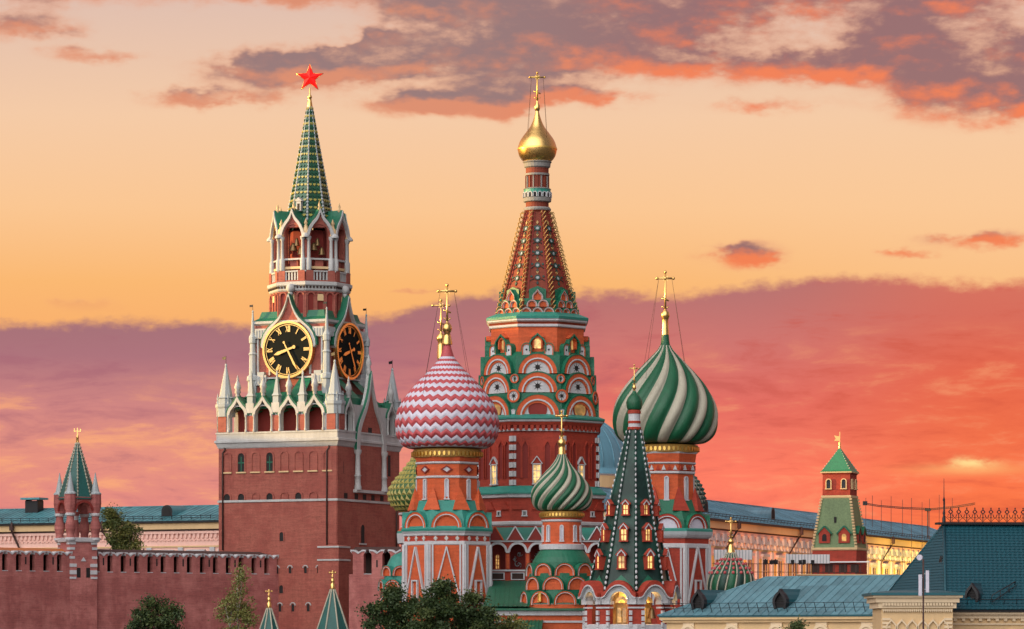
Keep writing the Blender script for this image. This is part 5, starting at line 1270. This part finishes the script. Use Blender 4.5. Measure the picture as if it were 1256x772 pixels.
# ------------------------------------------------------------------ long pale buildings behind
def long_building(name, label, pa, ya, pb, yb, ridge, eave, wallm, roofm, depth=14, nwin=10, pipes=(), dorm=(), cream='cream', chim=(), litw=None, panelm=None, fr_=.62, fs=1.0, fm=None):
    a = V(((pa-628)*ya/FPX, ya, 0)); b = V(((pb-628)*yb/FPX, yb, 0)); d = b-a; L = d.length; d.normalize()
    e = bpy.data.objects.new(name, None); COL.objects.link(e); e.location = a; e.rotation_euler = (0, 0, atan2(d.y, d.x)); tag(e, label, 'building', None, 'thing')
    f = Fr((0,0,0), (1,0,0), (0,-1,0))
    M().box(f, 0, L, 0, eave-1.2, -depth, 0, wallm).build('wall', e)
    q = M(); q.box(f, -.2, L+.2, eave-1.25, eave-1.05, -depth, .35, 'rust_pipe'); q.box(f, -.2, L+.2, eave-1.05, eave-.25, -depth, .55, cream); q.box(f, -.3, L+.3, eave-.25, eave, -depth-.3, .85, 'iron'); q.build('cornice', e)
    q = M(); h2 = depth/2
    q.add([f.p(-.4, eave, .9), f.p(L+.4, eave, .9), f.p(L+.4, ridge, -h2), f.p(-.4, ridge, -h2), f.p(-.4, eave, -depth-.9), f.p(L+.4, eave, -depth-.9)], [[0,1,2,3],[3,2,5,4],[1,5,2],[0,3,4]], roofm)
    w = V((0, h2+.9, ridge-eave)); sl = w.length; w.normalize(); fr = Fr((0, -.9, eave), (1,0,0), V((1,0,0)).cross(w), w)
    n = int(L/.75)
    for i in range(n): q.box(fr, i*L/n-.025, i*L/n+.025, 0, sl, 0, .06, roofm)
    q.box(fr, 0, L, sl-.1, sl+.15, -.1, .10, roofm)
    rf = q.build('roof', e)
    q = M()
    for i in range(int(L/1.4)): q.box(fr, i*1.4-.025, i*1.4+.025, .5, .56, 0, .55, 'iron')
    for hgt in (.25, .5): q.box(fr, 0, L, .5, .55, hgt-.03, hgt+.03, 'iron')
    q.build('snow_guard', e)
    fm = fm or wallm; q = M(); nn = int(L/fr_)
    for i in range(nn):
        u = (i+.5)*L/nn; q.box(f, u-.15*fs, u+.15*fs, eave-2.0-.12*fs, eave-1.6, 0, .12+.08*fs, fm); q.arc(f.at(u+fr_/2, eave-2.35-.2*fs), 0, 0, .27*fs, .17*fs, -.05, .04+.06*fs, fm, seg=6)
    q.box(f, 0, L, eave-1.6, eave-1.25, 0, .28, wallm); q.box(f, 0, L, eave-3.3, eave-3.1, 0, .12, cream); q.build('dentil_frieze', e)
    for i in range(nwin):
        u = (i+.5)*L/nwin; lit = litw and litw[0] <= i <= litw[1]
        M().box(f, u+L/nwin/2-.35, u+L/nwin/2+.35, 0, eave-3.3, 0, .22, 'white_stone').build('pilaster', e)
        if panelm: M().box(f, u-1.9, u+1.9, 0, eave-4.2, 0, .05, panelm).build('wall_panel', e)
        q = M(); q.box(f, u-1.0, u+1.0, eave-8.3, eave-3.6, 0, .16, 'white_stone'); q.box(f, u-1.3, u+1.3, eave-3.9, eave-3.6, 0, .4, 'white_stone'); ob = q.build('window', e)
        q = M(); q.box(f, u-.65, u+.65, eave-8.0, eave-4.3, .1, .18, 'lit_window' if lit else 'glass')
        q.box(f, u-.04, u+.04, eave-8.0, eave-4.3, .18, .22, cream); q.box(f, u-.65, u+.65, eave-5.7, eave-5.6, .18, .225, cream); q.build('pane', ob)
    for (u, ln) in pipes:
        q = M(); q.tube([f.p(u, eave+.1, .95), f.p(u, eave-.9, .95), f.p(u-.05, eave-1.2, .7), f.p(u+ln, eave-3.6, .2), f.p(u+ln, 0, .2)], .14, 'rust_pipe', 6); q.box(f.at(u, 0), -.25, .25, eave-.9, eave-.3, .8, 1.15, 'rust_pipe'); q.build('down_pipe', e)
    for u in dorm:
        fd = Fr(fr.p(u, sl*.32, 0), (1,0,0), (0,-1,0)); q = M(); o = [(.8, 0)] + arch(0, .6, .8, 10) + [(-.8, 0)]
        q.ext(fd, o, -3.4, .3, 'iron', side=roofm); q.ext(fd, [(u_*.65, v_*.75+.1) for u_, v_ in o], .2, .315, 'dark'); q.build('roof_dormer', rf)
    for (u, wd) in chim:
        q = M(); fc = f.at(u, 0, -h2*.8); q.box(fc, -wd, wd, ridge-1.2, ridge+1.0, -.7, .7, 'iron'); q.box(fc, -wd*1.5, wd*1.5, ridge+1.15, ridge+1.4, -1.1, 1.1, 'far_roof')
        for s in (-1, 1): q.box(fc, s*wd*.9-.08, s*wd*.9+.08, ridge+1, ridge+1.16, -.6, .6, 'iron')
        q.build('chimney', rf)
    return e
bl = long_building('palace_building', 'long pale pink building with a teal metal roof behind the fortress wall', -40, 474, 300, 456, 22.4, 20.3, 'pink_wall', 'far_roof', nwin=9, pipes=((7.4, .9), (20.9, 1.6)), dorm=(29.0,), chim=((6.5, .95),))
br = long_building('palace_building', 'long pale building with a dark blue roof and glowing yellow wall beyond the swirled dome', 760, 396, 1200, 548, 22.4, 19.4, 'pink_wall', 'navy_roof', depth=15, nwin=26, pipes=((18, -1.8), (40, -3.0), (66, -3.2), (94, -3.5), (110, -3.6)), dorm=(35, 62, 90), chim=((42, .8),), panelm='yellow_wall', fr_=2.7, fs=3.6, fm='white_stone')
# the lamps that wash its wall from the ground
for (px, Y, e_, c_) in ((880, 428, 4200, (1, .40, .22)), (935, 443, 5200, (1, .38, .16)), (985, 458, 5200, (1, .42, .15)), (1085, 492, 9000, (1, .62, .16)), (1125, 502, 12000, (1, .68, .15)), (1165, 516, 12000, (1, .62, .12))):
    l_ = bpy.data.lights.new('wall_floodlight', 'SPOT'); l_.energy = e_*2.2; l_.color = c_; l_.spot_size = R(120); l_.spot_blend = .8; l_.shadow_soft_size = .6
    o_ = bpy.data.objects.new('wall_floodlight', l_); COL.objects.link(o_); p = cam_px(px, 790, Y - 16); o_.location = (p.x + 2.5, p.y, 2.0)
    o_.rotation_euler = V((-.2, -.85, -.6)).to_track_quat('Z', 'Y').to_euler()
# domed rotunda far behind
t = T('domed_rotunda', 705, 500, 'pale blue dome on a cream drum, half hidden behind the tallest church tower', 'building'); k = t.m
M().lathe(t.prof([(67*cos(R(a)), 575-66*sin(R(a))) for a in range(0, 90, 6)] + [(1, 509)]), 40, 'senate_blue').build('dome', t.e)
for i in range(24): M().tube([(k(67.3*cos(R(a)))*sin(i*pi/12), -k(67.3*cos(R(a)))*cos(i*pi/12), t.z(575-66.3*sin(R(a)))) for a in range(0, 86, 8)], .09, 'senate_blue', 4).build('dome_seam', t.e)
M().lathe(t.prof([(66, 900), (66, 603, 'cream'), (70, 600, 'cream'), (71, 586, 'cream'), (73, 584, 'white_stone'), (72, 582, 'senate_blue'), (67.5, 577, 'senate_blue'), (67, 575, 'senate_blue')]), 40, 'cream', sm=False).build('drum', t.e)
# aerials and a slim crane on the far roofs
t = T('tower_crane', 1128, 520, 'thin tower crane with a sagging lattice jib against the orange sky', 'crane'); k = t.m
q = M(); pts = [(-68, 617), (-50, 620), (-20, 622.5), (15, 624), (45, 621), (62, 618), (68, 617)]
for dz in (0, 1.6): q.tube([(k(u), 0, t.z(y+dz)) for u, y in pts], .05, 'rust_pipe', 4)
for i in range(60):
    u = -66 + i*2.2; P = lambda u: t.z(617 + 7*(1-((u-5)/70)**2)); q.tube([(k(u), 0, P(u)), (k(u+1.1), 0, P(u+1.1)-k(1.6)), (k(u+2.2), 0, P(u+2.2))], .022, 'rust_pipe', 3)
q.build('jib', t.e)
q = M(); q.tube([(k(10), 0, 0), (k(10), 0, t.z(624))], .10, 'rust_pipe', 4); q.build('mast', t.e)
q = M(); q.box(Fr((k(10), 0, 0), (1,0,0), (0,-1,0)), -.4, .4, t.z(627), t.z(624), -.3, .3, 'iron'); q.build('cab', t.e)
q = M(); q.box(Fr((k(-67), 0, 0), (1,0,0), (0,-1,0)), -.3, .3, t.z(620), t.z(615), -.3, .3, 'iron'); q.build('counterweight', t.e)
i = 0
for (px, y) in ((1062, 611), (1070, 608), (1081, 614), (1093, 609), (1107, 613), (1118, 611), (1131, 616), (1140, 612), (1152, 607), (1159, 615), (1168, 611)):
    h0 = V(((px-628)*505/FPX, 505, 0)); a = M().tube([(0, 0, 0), (0, 0, CZ + (HOR-y)*505/FPX)], .032, 'rust_pipe', 4).build('aerial_mast'); a.location = h0
    tag(a, 'thin aerial mast standing in a row above the far roofs', 'aerial', 'aerial masts above the far roofs')
    zz = CZ + (HOR-y-7)*505/FPX
# lattice fence of scaffold in front of the pale wall
t = T('scaffold', 960, 384, 'thin scaffold with white hoarding sheets in front of the glowing pale wall', 'scaffold', rot=14); k = t.m
q = M(); f = Fr((0,0,0), (1,0,0), (0,-1,0))
for i in range(28):
    u = k(-88 + i*7)
    for d in (0, -1.4): q.tube([f.p(u, 0, d), f.p(u, t.z(690 + (i % 3)), d)], .03, 'rust_pipe', 4)
for y in (692, 702, 711, 720): q.tube([f.p(k(-90), t.z(y)), f.p(k(104), t.z(y))], .03, 'rust_pipe', 4)
q.build('scaffold_frame', t.e)
for (u0, u1, y0, y1) in ((-88, -40, 687, 675), (4, 60, 691, 680)):
    q = M(); q.box(f, k(u0), k(u1), t.z(y0), t.z(y1), .06, .1, 'cloth_white')
    n = int((u1-u0)/4)
    for i in range(n+1): q.box(f, k(u0+i*4)-.03, k(u0+i*4)+.03, t.z(y0), t.z(y1), .1, .14, 'grey_stone')
    q.build('hoarding_sheet', t.e)
random.seed(11)
for u in (-78, -22, -14, -9, 12, 22, 27, 38):
    q = M()
    q.box(f, k(u-2.0), k(u+2.0), t.z(692), t.z(686.5 + random.random()), -.3, .25, 'iron'); q.tube([f.p(k(u), t.z(693), 0), f.p(k(u), t.z(686), 0)], .06, 'iron', 4); q.build('floodlamp', t.e)
t = T('low_brick_wall', 1040, 372, 'low red brick wall with a pale coping behind the blue metal roof', 'wall', rot=0); k = t.m; t.e['kind'] = 'thing'
q = M(); f = Fr((0,0,0), (1,0,0), (0,-1,0)); q.box(f, k(-62), k(60), 0, t.z(706), -.5, 0, 'church_red'); q.build('wall', t.e)
M().box(f, k(-62.5), k(60.5), t.z(706), t.z(704.5), -.55, .06, 'cream').build('coping', t.e)
for i in range(20): M().box(f, k(-60+i*6)-.12, k(-60+i*6)+.12, t.z(722), t.z(706.2), 0, .08, 'deep_red').build('brick_rib', t.e)

# ------------------------------------------------------------------ nearer roofs, lower right
def dormer(e, fr, w, h, roofm, back, nm='ogee_dormer'):
    """pointed dormer: dark opening in a keel-shaped frame, ridge roof running back"""
    r = w/2; sh = h*.45
    o = [(r*.72, 0), (r, sh*.7), (r*.96, sh*1.1), (r*.62, sh*1.6), (r*.22, h*.86), (0, h), (-r*.22, h*.86), (-r*.62, sh*1.6), (-r*.96, sh*1.1), (-r, sh*.7), (-r*.72, 0)]
    i_ = [(u*.66, v*.78 + h*.06) for u, v in o]
    q = M(); q.band(fr, o, i_, -.3, .12, 'iron'); q.ext(fr, i_, -.3, -.12, 'dark')
    for j in range(4): q.box(fr, -r*.5, r*.5, h*(.14+j*.14)-.015, h*(.14+j*.14)+.015, -.12, -.06, 'iron')
    ob = q.build(nm, e); n = len(o)
    q = M(); vs_ = [fr.p(u*.98, v*.99, .05) for u, v in o] + [fr.p(u*.98, v*.99, -back) for u, v in o]
    q.add(vs_, [[j, j+1, n+j+1, n+j] for j in range(n-1)], roofm); q.build('dormer_roof', ob)
    return ob
t = T('market_hall', 810, 262, 'low cream building with a pale blue seamed metal roof, railing and two pointed dormers', 'building', rot=-35); k = t.m
f = Fr((0,0,0), (1,0,0), (0,-1,0)); ze, zr, L, dp_ = 7.0, 9.75, 21.0, 5.45
M().box(f, .3, L, 0, ze-.5, -2*dp_, -.35, 'cream').build('wall', t.e)
q = M(); q.box(f, .1, L, ze-.5, ze-.3, -2*dp_, -.12, 'cream'); q.box(f, -.05, L, ze-.3, ze-.12, -2*dp_, .06, 'cream'); q.box(f, -.1, L, ze-.12, ze-.004, -2*dp_-.1, .12, 'teal_roof'); q.build('cornice', t.e)
q = M(); A = [f.p(-.15, ze, .17), f.p(L, ze, .17), f.p(L, zr, -dp_), f.p(dp_, zr, -dp_), f.p(-.15, ze, -2*dp_-.1), f.p(L, ze, -2*dp_-.1)]
q.add(A, [[0,1,2,3],[3,2,5,4],[0,3,4]], 'blue_roof')
w_ = V((0, dp_+.17, zr-ze)); sl = w_.length; w_.normalize(); rf = Fr((0, -.17, ze), (1,0,0), V((1,0,0)).cross(w_), w_)
for i in range(34):
    u = .3 + i*.62; top = sl if u > dp_ else sl*max(.02, (u+.1)/dp_); q.box(rf, u-.016, u+.016, 0, top, -.01, .035, 'blue_roof')
q.tube([A[0], A[3], A[2]], .06, 'blue_roof', 5); roof = q.build('roof', t.e)
q = M()
for i in range(27): q.box(rf, .3+i*.77-.016, .3+i*.77+.016, .45, .48, 0, .75, 'iron')
for hgt in (.35, .72): q.box(rf, .2, L, .45, .48, hgt-.012, hgt+.012, 'iron')
q.build('railing', t.e)
for px in (857, 953):
    x = ((px-810)/17.4 - .5)/.82; dormer(t.e, Fr(rf.p(x, 1.0, -.05), (1,0,0), (0,-1,0)), 1.15, 1.45, 'teal_roof', 4.4)
for i in range(5):
    u = 2.2 + i*3.6; q = M(); q.box(f, u-.45, u+.45, 3.5, ze-.5, -.4, -.22, 'pale_cream'); q.arc(f.at(u, ze-1.25), 0, 0, .62, .40, -.4, -.1, 'pale_cream'); q.arc(f.at(u, ze-1.25), 0, 0, .34, .2, -.4, -.12, 'pale_cream'); q.build('shell_pilaster', t.e)
    q = M(); q.box(f, u+1.2, u+2.3, 3.2, ze-1.1, -.4, -.28, 'pale_cream'); ob = q.build('window', t.e); M().box(f, u+1.35, u+2.15, 3.3, ze-1.3, -.3, -.262, 'glass').build('pane', ob)

t = T('corner_pavilion', 1163, 232, 'cream pavilion with a tall dark teal hipped roof and iron ridge cresting', 'building', rot=10); k = t.m
f = Fr((0,0,0), (1,0,0), (0,-1,0)); W_, D_, ze, zr, rn = 16.0, 16.2, 7.15, 12.75, 5.6
M().box(f, .3, W_-.3, 0, ze-.55, -D_+.3, -.3, 'cream').build('wall', t.e)
q = M(); q.box(f, .15, W_-.15, ze-.55, ze-.3, -D_+.2, -.12, 'pale_cream'); q.box(f, 0, W_, ze-.3, ze-.15, -D_, .05, 'pale_cream'); q.box(f, -.12, W_+.12, ze-.15, ze-.004, -D_-.1, .16, 'iron'); q.build('cornice', t.e)
e0 = .22; c_ = [f.p(-e0, ze, e0), f.p(W_+e0, ze, e0), f.p(W_+e0, ze, -D_-e0), f.p(-e0, ze, -D_-e0)]
rx0 = 2.15; r0, r1 = f.p(rx0, zr, -D_*.5), f.p(W_-rx0, zr, -D_*.5)
q = M(); q.add(c_ + [r0, r1], [[0,1,5,4],[1,2,5],[2,3,4,5],[3,0,4]], 'dark_teal_roof')
def tiles(p0, p1, p2, p3, rows, cols, mt):                      # pan tiles in rows, each row lapping the next
    for j in range(rows):
        a0, a1 = j/rows, (j+1)/rows
        A_ = lambda s, a: (p0.lerp(p3, a)).lerp(p1.lerp(p2, a), s)
        n0 = (p1-p0).cross(p3-p0).normalized(); wdt = (p1.lerp(p2, a0)-p0.lerp(p3, a0)).length; n = max(2, int(wdt/.30)); vs_ = []
        for i in range(n*4+1):
            b = .013*(1+sin(i*pi/2)) 
            vs_ += [A_(i/(n*4), a0) + n0*(.048 + b), A_(i/(n*4), a1) + n0*(.015 + b), A_(i/(n*4), a0) + n0*.0]
        q.add(vs_, [[3*i, 3*i+3, 3*i+4, 3*i+1] for i in range(n*4)] + [[3*i+2, 3*i+5, 3*i+3, 3*i] for i in range(n*4)], mt)
tiles(c_[0], c_[1], r1, r0, 30, 0, 'dark_teal_roof'); tiles(c_[3], c_[0], r0, r0, 30, 0, 'dark_teal_roof')
for a, b in ((c_[0], r0), (r0, r1), (c_[3], r0), (c_[1], r1)): q.tube([a + V((0,0,.05)), b + V((0,0,.05))], .10, 'dark_teal_roof', 6)
roof = q.build('roof', t.e)
q = M(); q.box(Fr((0, D_*.5, 0), (1,0,0), (0,-1,0)), rx0-.5, W_-rx0+.5, zr, zr+.14, -.4, .4, 'iron'); q.build('ridge_cap', t.e)
g = Fr((0, D_*.5, zr+.14), (1,0,0), (0,-1,0))
for i in range(19):                                            # wrought iron cresting, one unit after another
    u = rx0 + .45 + i*.545; q = M()
    if u > W_-rx0: break
    q.box(g, u-.025, u+.025, 0, .52, -.02, .02, 'iron')
    o = [(.17, .70), (0, .90), (-.17, .70), (0, .50), (.17, .70)]; q.band(g.at(u, 0), o, [(x*.55, .7+(y-.7)*.55) for x, y in o], -.02, .024, 'iron')
    q.ext(g.at(u, .94), [(.05*cos(j*pi/4), .05*sin(j*pi/4)) for j in range(8)], -.02, .02, 'iron', back=True)
    for s in (-1, 1):
        q.tube([g.p(u + s*(.24 - .18*cos(j*.5)), .08 + .40*j/6 - 0) for j in range(7)], .018, 'iron', 4)
        q.tube([g.p(u + s*(.10 + .10*sin(j*.9)), .42 + .12*cos(j*.9)) for j in range(6)], .016, 'iron', 4)
    q.build('cresting', t.e)
q = M(); q.box(g, rx0, W_-rx0, .02, .06, -.02, .02, 'iron'); q.build('cresting_rail', t.e)
M().lathe([(.12, zr), (.12, zr+.4), (.06, zr+.6), (.10, zr+.75), (.05, zr+.9), (.05, zr+1.5), (.09, zr+1.6), (.03, zr+1.8), (.015, zr+3.0)], 8, 'iron', cx=rx0, cy=D_*.5).build('ridge_spike', t.e)
wv = V((0, D_*.5, zr-ze)).normalized(); rf = Fr(f.p(0, ze, 0), (1,0,0), V((1,0,0)).cross(wv), wv)
dormer(t.e, Fr(rf.p(1.75, .75, -.1), (cos(R(-35)), sin(R(-35)), 0), (sin(R(-35)), -cos(R(-35)), 0)), .95, 1.35, 'dark_teal_roof', 2.2)
lf = V((-1, 0, 0)); dormer(t.e, Fr((-.05+1.2, 5.2, ze+2.2), (0,-1,0), (-1,0,0)), 1.0, 1.3, 'dark_teal_roof', 2.0)
q = M()
q.tube([rf.p(2.9, .6, .1), rf.p(2.9, .6, .7), rf.p(5.0, 2.6, .4), rf.p(5.0, 2.6, .05)], .035, 'iron', 4); q.tube([rf.p(2.9, .3, .4), rf.p(5.0, 2.3, .3)], .03, 'iron', 4); q.tube([rf.p(3.6, .9, .1), rf.p(3.6, 1.2, .62)], .03, 'iron', 4); q.tube([rf.p(4.4, 1.7, .1), rf.p(4.4, 2.0, .5)], .03, 'iron', 4); q.build('roof_ladder', t.e)
q = M()
for i in range(19): q.box(rf, .5+i*.8-.015, .5+i*.8+.015, .35, .38, 0, .55, 'iron')
q.box(rf, .4, W_-.4, .35, .38, .52, .55, 'iron'); q.build('roof_railing', t.e)
q = M()
for i in range(28):
    u = .5 + i*.55; q.box(f, u-.10, u+.10, ze-.72, ze-.55, -.4, -.15, 'pale_cream')
q.box(f, .3, W_-.3, ze-.95, ze-.85, -.4, -.22, 'pale_cream'); q.build('dentil_frieze', t.e)
for u in (4.3, 9.2, 14):
    q = M(); q.arc(f.at(u, ze-1.7), 0, 0, .5, .34, -.4, -.1, 'pale_cream'); q.arc(f.at(u, ze-1.7), 0, 0, .26, .14, -.4, -.12, 'pale_cream'); q.box(f, u-.62, u+.62, 2, ze-1.7, -.4, -.2, 'pale_cream'); q.build('shell_pilaster', t.e)
    q = M(); q.box(f, u+1.6, u+3.0, 2.4, ze-1.6, -.4, -.24, 'pale_cream'); ob = q.build('window', t.e); M().box(f, u+1.8, u+2.8, 2.5, ze-1.8, -.3, -.21, 'glass').build('pane', ob)
# ornate projecting bay
bw0, bw1 = -5.85, -.55; c10, s10 = cos(R(10)), sin(R(10)); B_ = Fr(f.p(0, 0, 4.6), (c10, -s10, 0), (-s10, -c10, 0)); zc = 8.15
M().box(B_, bw0+.45, bw1-.45, 0, zc-.95, -6, -.35, 'cream').build('bay_wall', t.e)
q = M(); q.box(B_, bw0+.25, bw1-.25, zc-.95, zc-.6, -6, -.2, 'pale_cream'); q.box(B_, bw0+.08, bw1-.08, zc-.6, zc-.3, -6, -.05, 'pale_cream'); q.box(B_, bw0-.1, bw1+.1, zc-.3, zc-.16, -6, .12, 'pale_cream'); q.box(B_, bw0-.22, bw1+.22, zc-.16, zc, -6.2, .25, 'teal_roof'); q.build('bay_cornice', t.e)
q = M(); q.add([B_.p(bw0-.2, zc+.004, .22), B_.p(bw1+.2, zc+.004, .22), B_.p(bw1-1.2, zc+.16, -1.5), B_.p(bw0+1.2, zc+.16, -1.5), B_.p(bw0-.2, zc+.004, -6), B_.p(bw1+.2, zc+.004, -6), B_.p(bw1-1.2, zc+.16, -5), B_.p(bw0+1.2, zc+.16, -5)], [[0,1,2,3],[1,5,6,2],[4,0,3,7],[3,2,6,7]], 'teal_roof'); q.build('bay_roof', t.e)
q = M(); n = 24
for i in range(n):
    u = bw0+.45 + (i+.5)*(bw1-bw0-.9)/n; q.box(B_, u-.07, u+.07, zc-.80, zc-.62, -.3, -.08, 'pale_cream')
q.build('dentil_row', t.e); q = M(); n = 34
for i in range(n):
    u = bw0+.5 + (i+.5)*(bw1-bw0-1.0)/n; q.ext(B_, [(u-.08, zc-1.02), (u, zc-1.22), (u+.08, zc-1.02)], -.36, -.22, 'pale_cream')
q.build('tooth_frieze', t.e)
n = 6
for i in range(n):
    u = bw0+1.05 + i*.64; q = M(); fr = B_.at(u, zc-2.12)
    q.arc(fr, 0, 0, .34, .25, -.4, -.2, 'pale_cream', keel=.5, leg=1.2, seg=10); q.ext(fr, [(.24, -1.2)] + arch(0, 0, .24, 10, .5) + [(-.24, -1.2)], -.4, -.33, 'cream'); q.build('pointed_arch', t.e)
for s in (0, 1):
    for j in range(5):
        u = (bw0+.5, bw1-1.0)[s]; q = M(); q.box(B_, u, u+.5 , zc-1.7-j*.24, zc-1.55-j*.24, -.4, -.25+.002*j, 'pale_cream'); q.build('ribbed_block', t.e)
# mast with antenna panels
t = T('antenna_mast', 1132.5, 218, 'slim grey mast carrying two white antenna panels and a small round dish', 'mast'); k = t.m
M().tube([(0, 0, 0), (0, 0, t.z(686))], .06, 'rust_pipe', 8, .05).build('pole', t.e)
for u, y0, y1 in ((-4.2, 731, 705), (4.6, 727, 700)):
    q = M(); q.box(Fr((k(u), -.15, 0), (1,0,0), (0,-1,0)), -.095, .095, t.z(y0), t.z(y1), -.07, .07, 'white_enamel')
    q.tube([(0,0,t.z(y0-4)), (k(u), -.1, t.z(y0-4))], .025, 'grey_stone', 4); q.tube([(0,0,t.z(y1+4)), (k(u), -.1, t.z(y1+4))], .025, 'grey_stone', 4); q.build('antenna_panel', t.e)
q = M(); cx = k(-4.5); q.tube([(0,0,t.z(688)), (cx, 0, t.z(685))], .03, 'grey_stone', 4)
q.ext(Fr((cx, -.02, t.z(684)), (1,0,0), V((-.35,-.93,0)).normalized()), [(.17*cos(j*pi/7), .17*sin(j*pi/7)) for j in range(14)], -.1, .06, 'white_enamel', back=True); q.build('dish', t.e)

# ------------------------------------------------------------------ trees
def tree(name, label, px, Y, blobs, nleaf, leaf, mats, trunk=.28, bark='bark', seed=1, group=None, twig=1.0, lean=0.0, density=.45):
    """blobs: (px dx, py centre, rx px, ry px); limbs reach into each blob and carry small leaf faces"""
    random.seed(seed); t = T(name, px, Y, label, 'tree', group=group); k = t.m
    q = M(); zmin = min(t.z(b[1]+b[3]) for b in blobs); z0 = max(1.2, zmin*.75); ends = []
    top = max(t.z(b[1]) for b in blobs)
    q.tube([(0,0,0), (lean*.3, 0, z0*.6), (lean*.6, .1, z0), (lean, 0, top)], trunk, bark, 8, trunk*.25)
    for (bx, by, rx, ry) in blobs:
        C = V((k(bx), random.uniform(-.6, .6)*k(rx), t.z(by)))
        st = V((lean*.6, 0, z0 + random.random()*.5*(C.z-z0))); mid = st.lerp(C, .55) + V((random.uniform(-.3,.3), random.uniform(-.3,.3), -.2))
        q.tube([st, mid, C], trunk*.45, bark, 5, trunk*.12)
        n = max(6, int(rx*ry*density*.10))
        for i in range(n):
            v = V((random.gauss(0,1), random.gauss(0,1), random.gauss(0,1))).normalized()*(random.random()**.4)
            p = C + V((v.x*k(rx), v.y*k(rx)*.9, v.z*k(ry)))
            q.tube([mid.lerp(C, random.random()), mid.lerp(p, .6) + V((0,0,.15)), p], .035*twig, bark, 3, .012)
            ends.append((p, C))
    q.build('trunk', t.e)
    m = M(); per = max(5, nleaf//len(ends))
    for (p, C) in ends:
        sg = random.uniform(.22, .5)*k(9)/.75
        mt = random.choice(mats)
        for i in range(int(per*random.uniform(.5, 1.5))):
            c = p + V((random.gauss(0, sg), random.gauss(0, sg), random.gauss(0, sg*.75)))
            a = V((random.gauss(0,1), random.gauss(0,1), random.gauss(0,.7))).normalized(); b = a.cross(V((random.gauss(0,1), random.gauss(0,1), random.gauss(0,1)))).normalized()
            L = leaf*random.uniform(.6, 1.3)
            m.add([c, c + a*L*.5 + b*L*.32, c + a*L, c + a*L*.5 - b*L*.32], [[0,1,2,3]], mt if random.random() < .75 else random.choice(mats))
    m.build('crown', t.e); return t
tree('round_tree', 'dark rounded tree in front of the battlement wall, below the small turret', 193, 330, [(0, 752, 24, 15), (-20, 764, 20, 16), (20, 765, 20, 16), (0, 780, 36, 22), (-8, 742, 10, 7), (9, 745, 12, 8)], 9000, .24, ['leaf_dark', 'leaf_dark', 'leaf_mid'], seed=3)
tree('birch_tree', 'thin yellowing birch with sparse leaves against the brick wall', 291, 335, [(0, 742, 20, 14), (-8, 757, 18, 12), (12, 760, 17, 12), (2, 722, 10, 14), (-14, 745, 10, 8), (4, 706, 4, 8), (0, 776, 20, 12)], 5200, .21, ['leaf_light'], trunk=.12, bark='birch_bark', seed=5, twig=.6)
tree('bushy_tree', 'dark bushy tree in front of the zigzag church, leftmost of the three', 478, 298, [(0, 735, 14, 13), (-14, 752, 17, 15), (14, 754, 18, 15), (0, 770, 32, 20), (4, 727, 8, 7), (26, 742, 8, 8)], 13000, .23, ['leaf_dark', 'leaf_dark', 'leaf_mid'], seed=8)
tree('bushy_tree', 'tallest dark bushy tree in front of the zigzag church, middle of the three', 541, 294, [(0, 730, 18, 14), (-18, 744, 16, 14), (14, 746, 18, 14), (0, 764, 34, 22), (0, 718, 8, 6), (-26, 764, 14, 14)], 15000, .23, ['leaf_dark', 'leaf_dark', 'leaf_mid'], seed=12)
tree('bushy_tree', 'dark bushy tree in front of the zigzag church, rightmost of the three', 583, 296, [(0, 745, 14, 11), (-8, 758, 18, 14), (12, 762, 16, 14), (0, 774, 26, 14), (-4, 735, 6, 6), (14, 748, 9, 8)], 10000, .22, ['leaf_dark', 'leaf_mid', 'leaf_dark'], seed=15)
tree('green_shrub', 'bright green shrub at the foot of the red gallery wall', 622, 300, [(0, 766, 20, 10), (-14, 772, 16, 10), (14, 774, 18, 9), (0, 782, 28, 10)], 4200, .2, ['leaf_light', 'leaf_mid'], trunk=.1, seed=18)
tree('courtyard_tree', 'green tree behind the battlement wall, right of the small turret', 146, 432, [(-6, 644, 12, 14), (10, 656, 14, 13), (-8, 664, 14, 14), (12, 674, 16, 12), (-10, 632, 6, 6), (0, 684, 22, 12)], 12000, .27, ['leaf_mid', 'leaf_light', 'leaf_mid'], seed=21)
tree('street_tree', 'small dark treetop showing in front of the cream market hall', 975, 232, [(0, 772, 9, 5), (0, 782, 14, 9), (3, 768, 4, 3)], 1500, .16, ['leaf_dark', 'leaf_mid'], trunk=.1, seed=24)

# ------------------------------------------------------------------ ground out to the horizon
q = M(); S = 9000; q.add([(-S, -400, 0), (S, -400, 0), (S, S, 0), (-S, S, 0)], [[0,1,2,3]], 'paving'); g = q.build('ground'); g['label'] = 'dark stone paved square'; g['kind'] = 'structure'

# unseen block added outside the frame on the left to keep the low sun off everything but the upper storeys
q = M(); f = Fr((-152, 0, 0), (0,-1,0), (1,0,0))
for (y0, y1, h) in ((190, 385, 50), (385.05, 500, 40.5)):
    q.box(f, -y1, -y0, 0, h, -16, 0, 'pale_cream'); q.box(f, -y1, -y0, h, h+.5, -16.4, .5, 'pale_cream')
    for j in range(int(h/4)):
        for i in range(int((y1-y0)/4)): q.box(f, -y1+1.4+i*4, -y1+2.8+i*4, 1.5+j*4, 3.7+j*4, 0, .02, 'glass')
g = q.build('shade_block'); g['label'] = 'unseen block added outside the frame on the left to shade the low sun'; g['kind'] = 'structure'
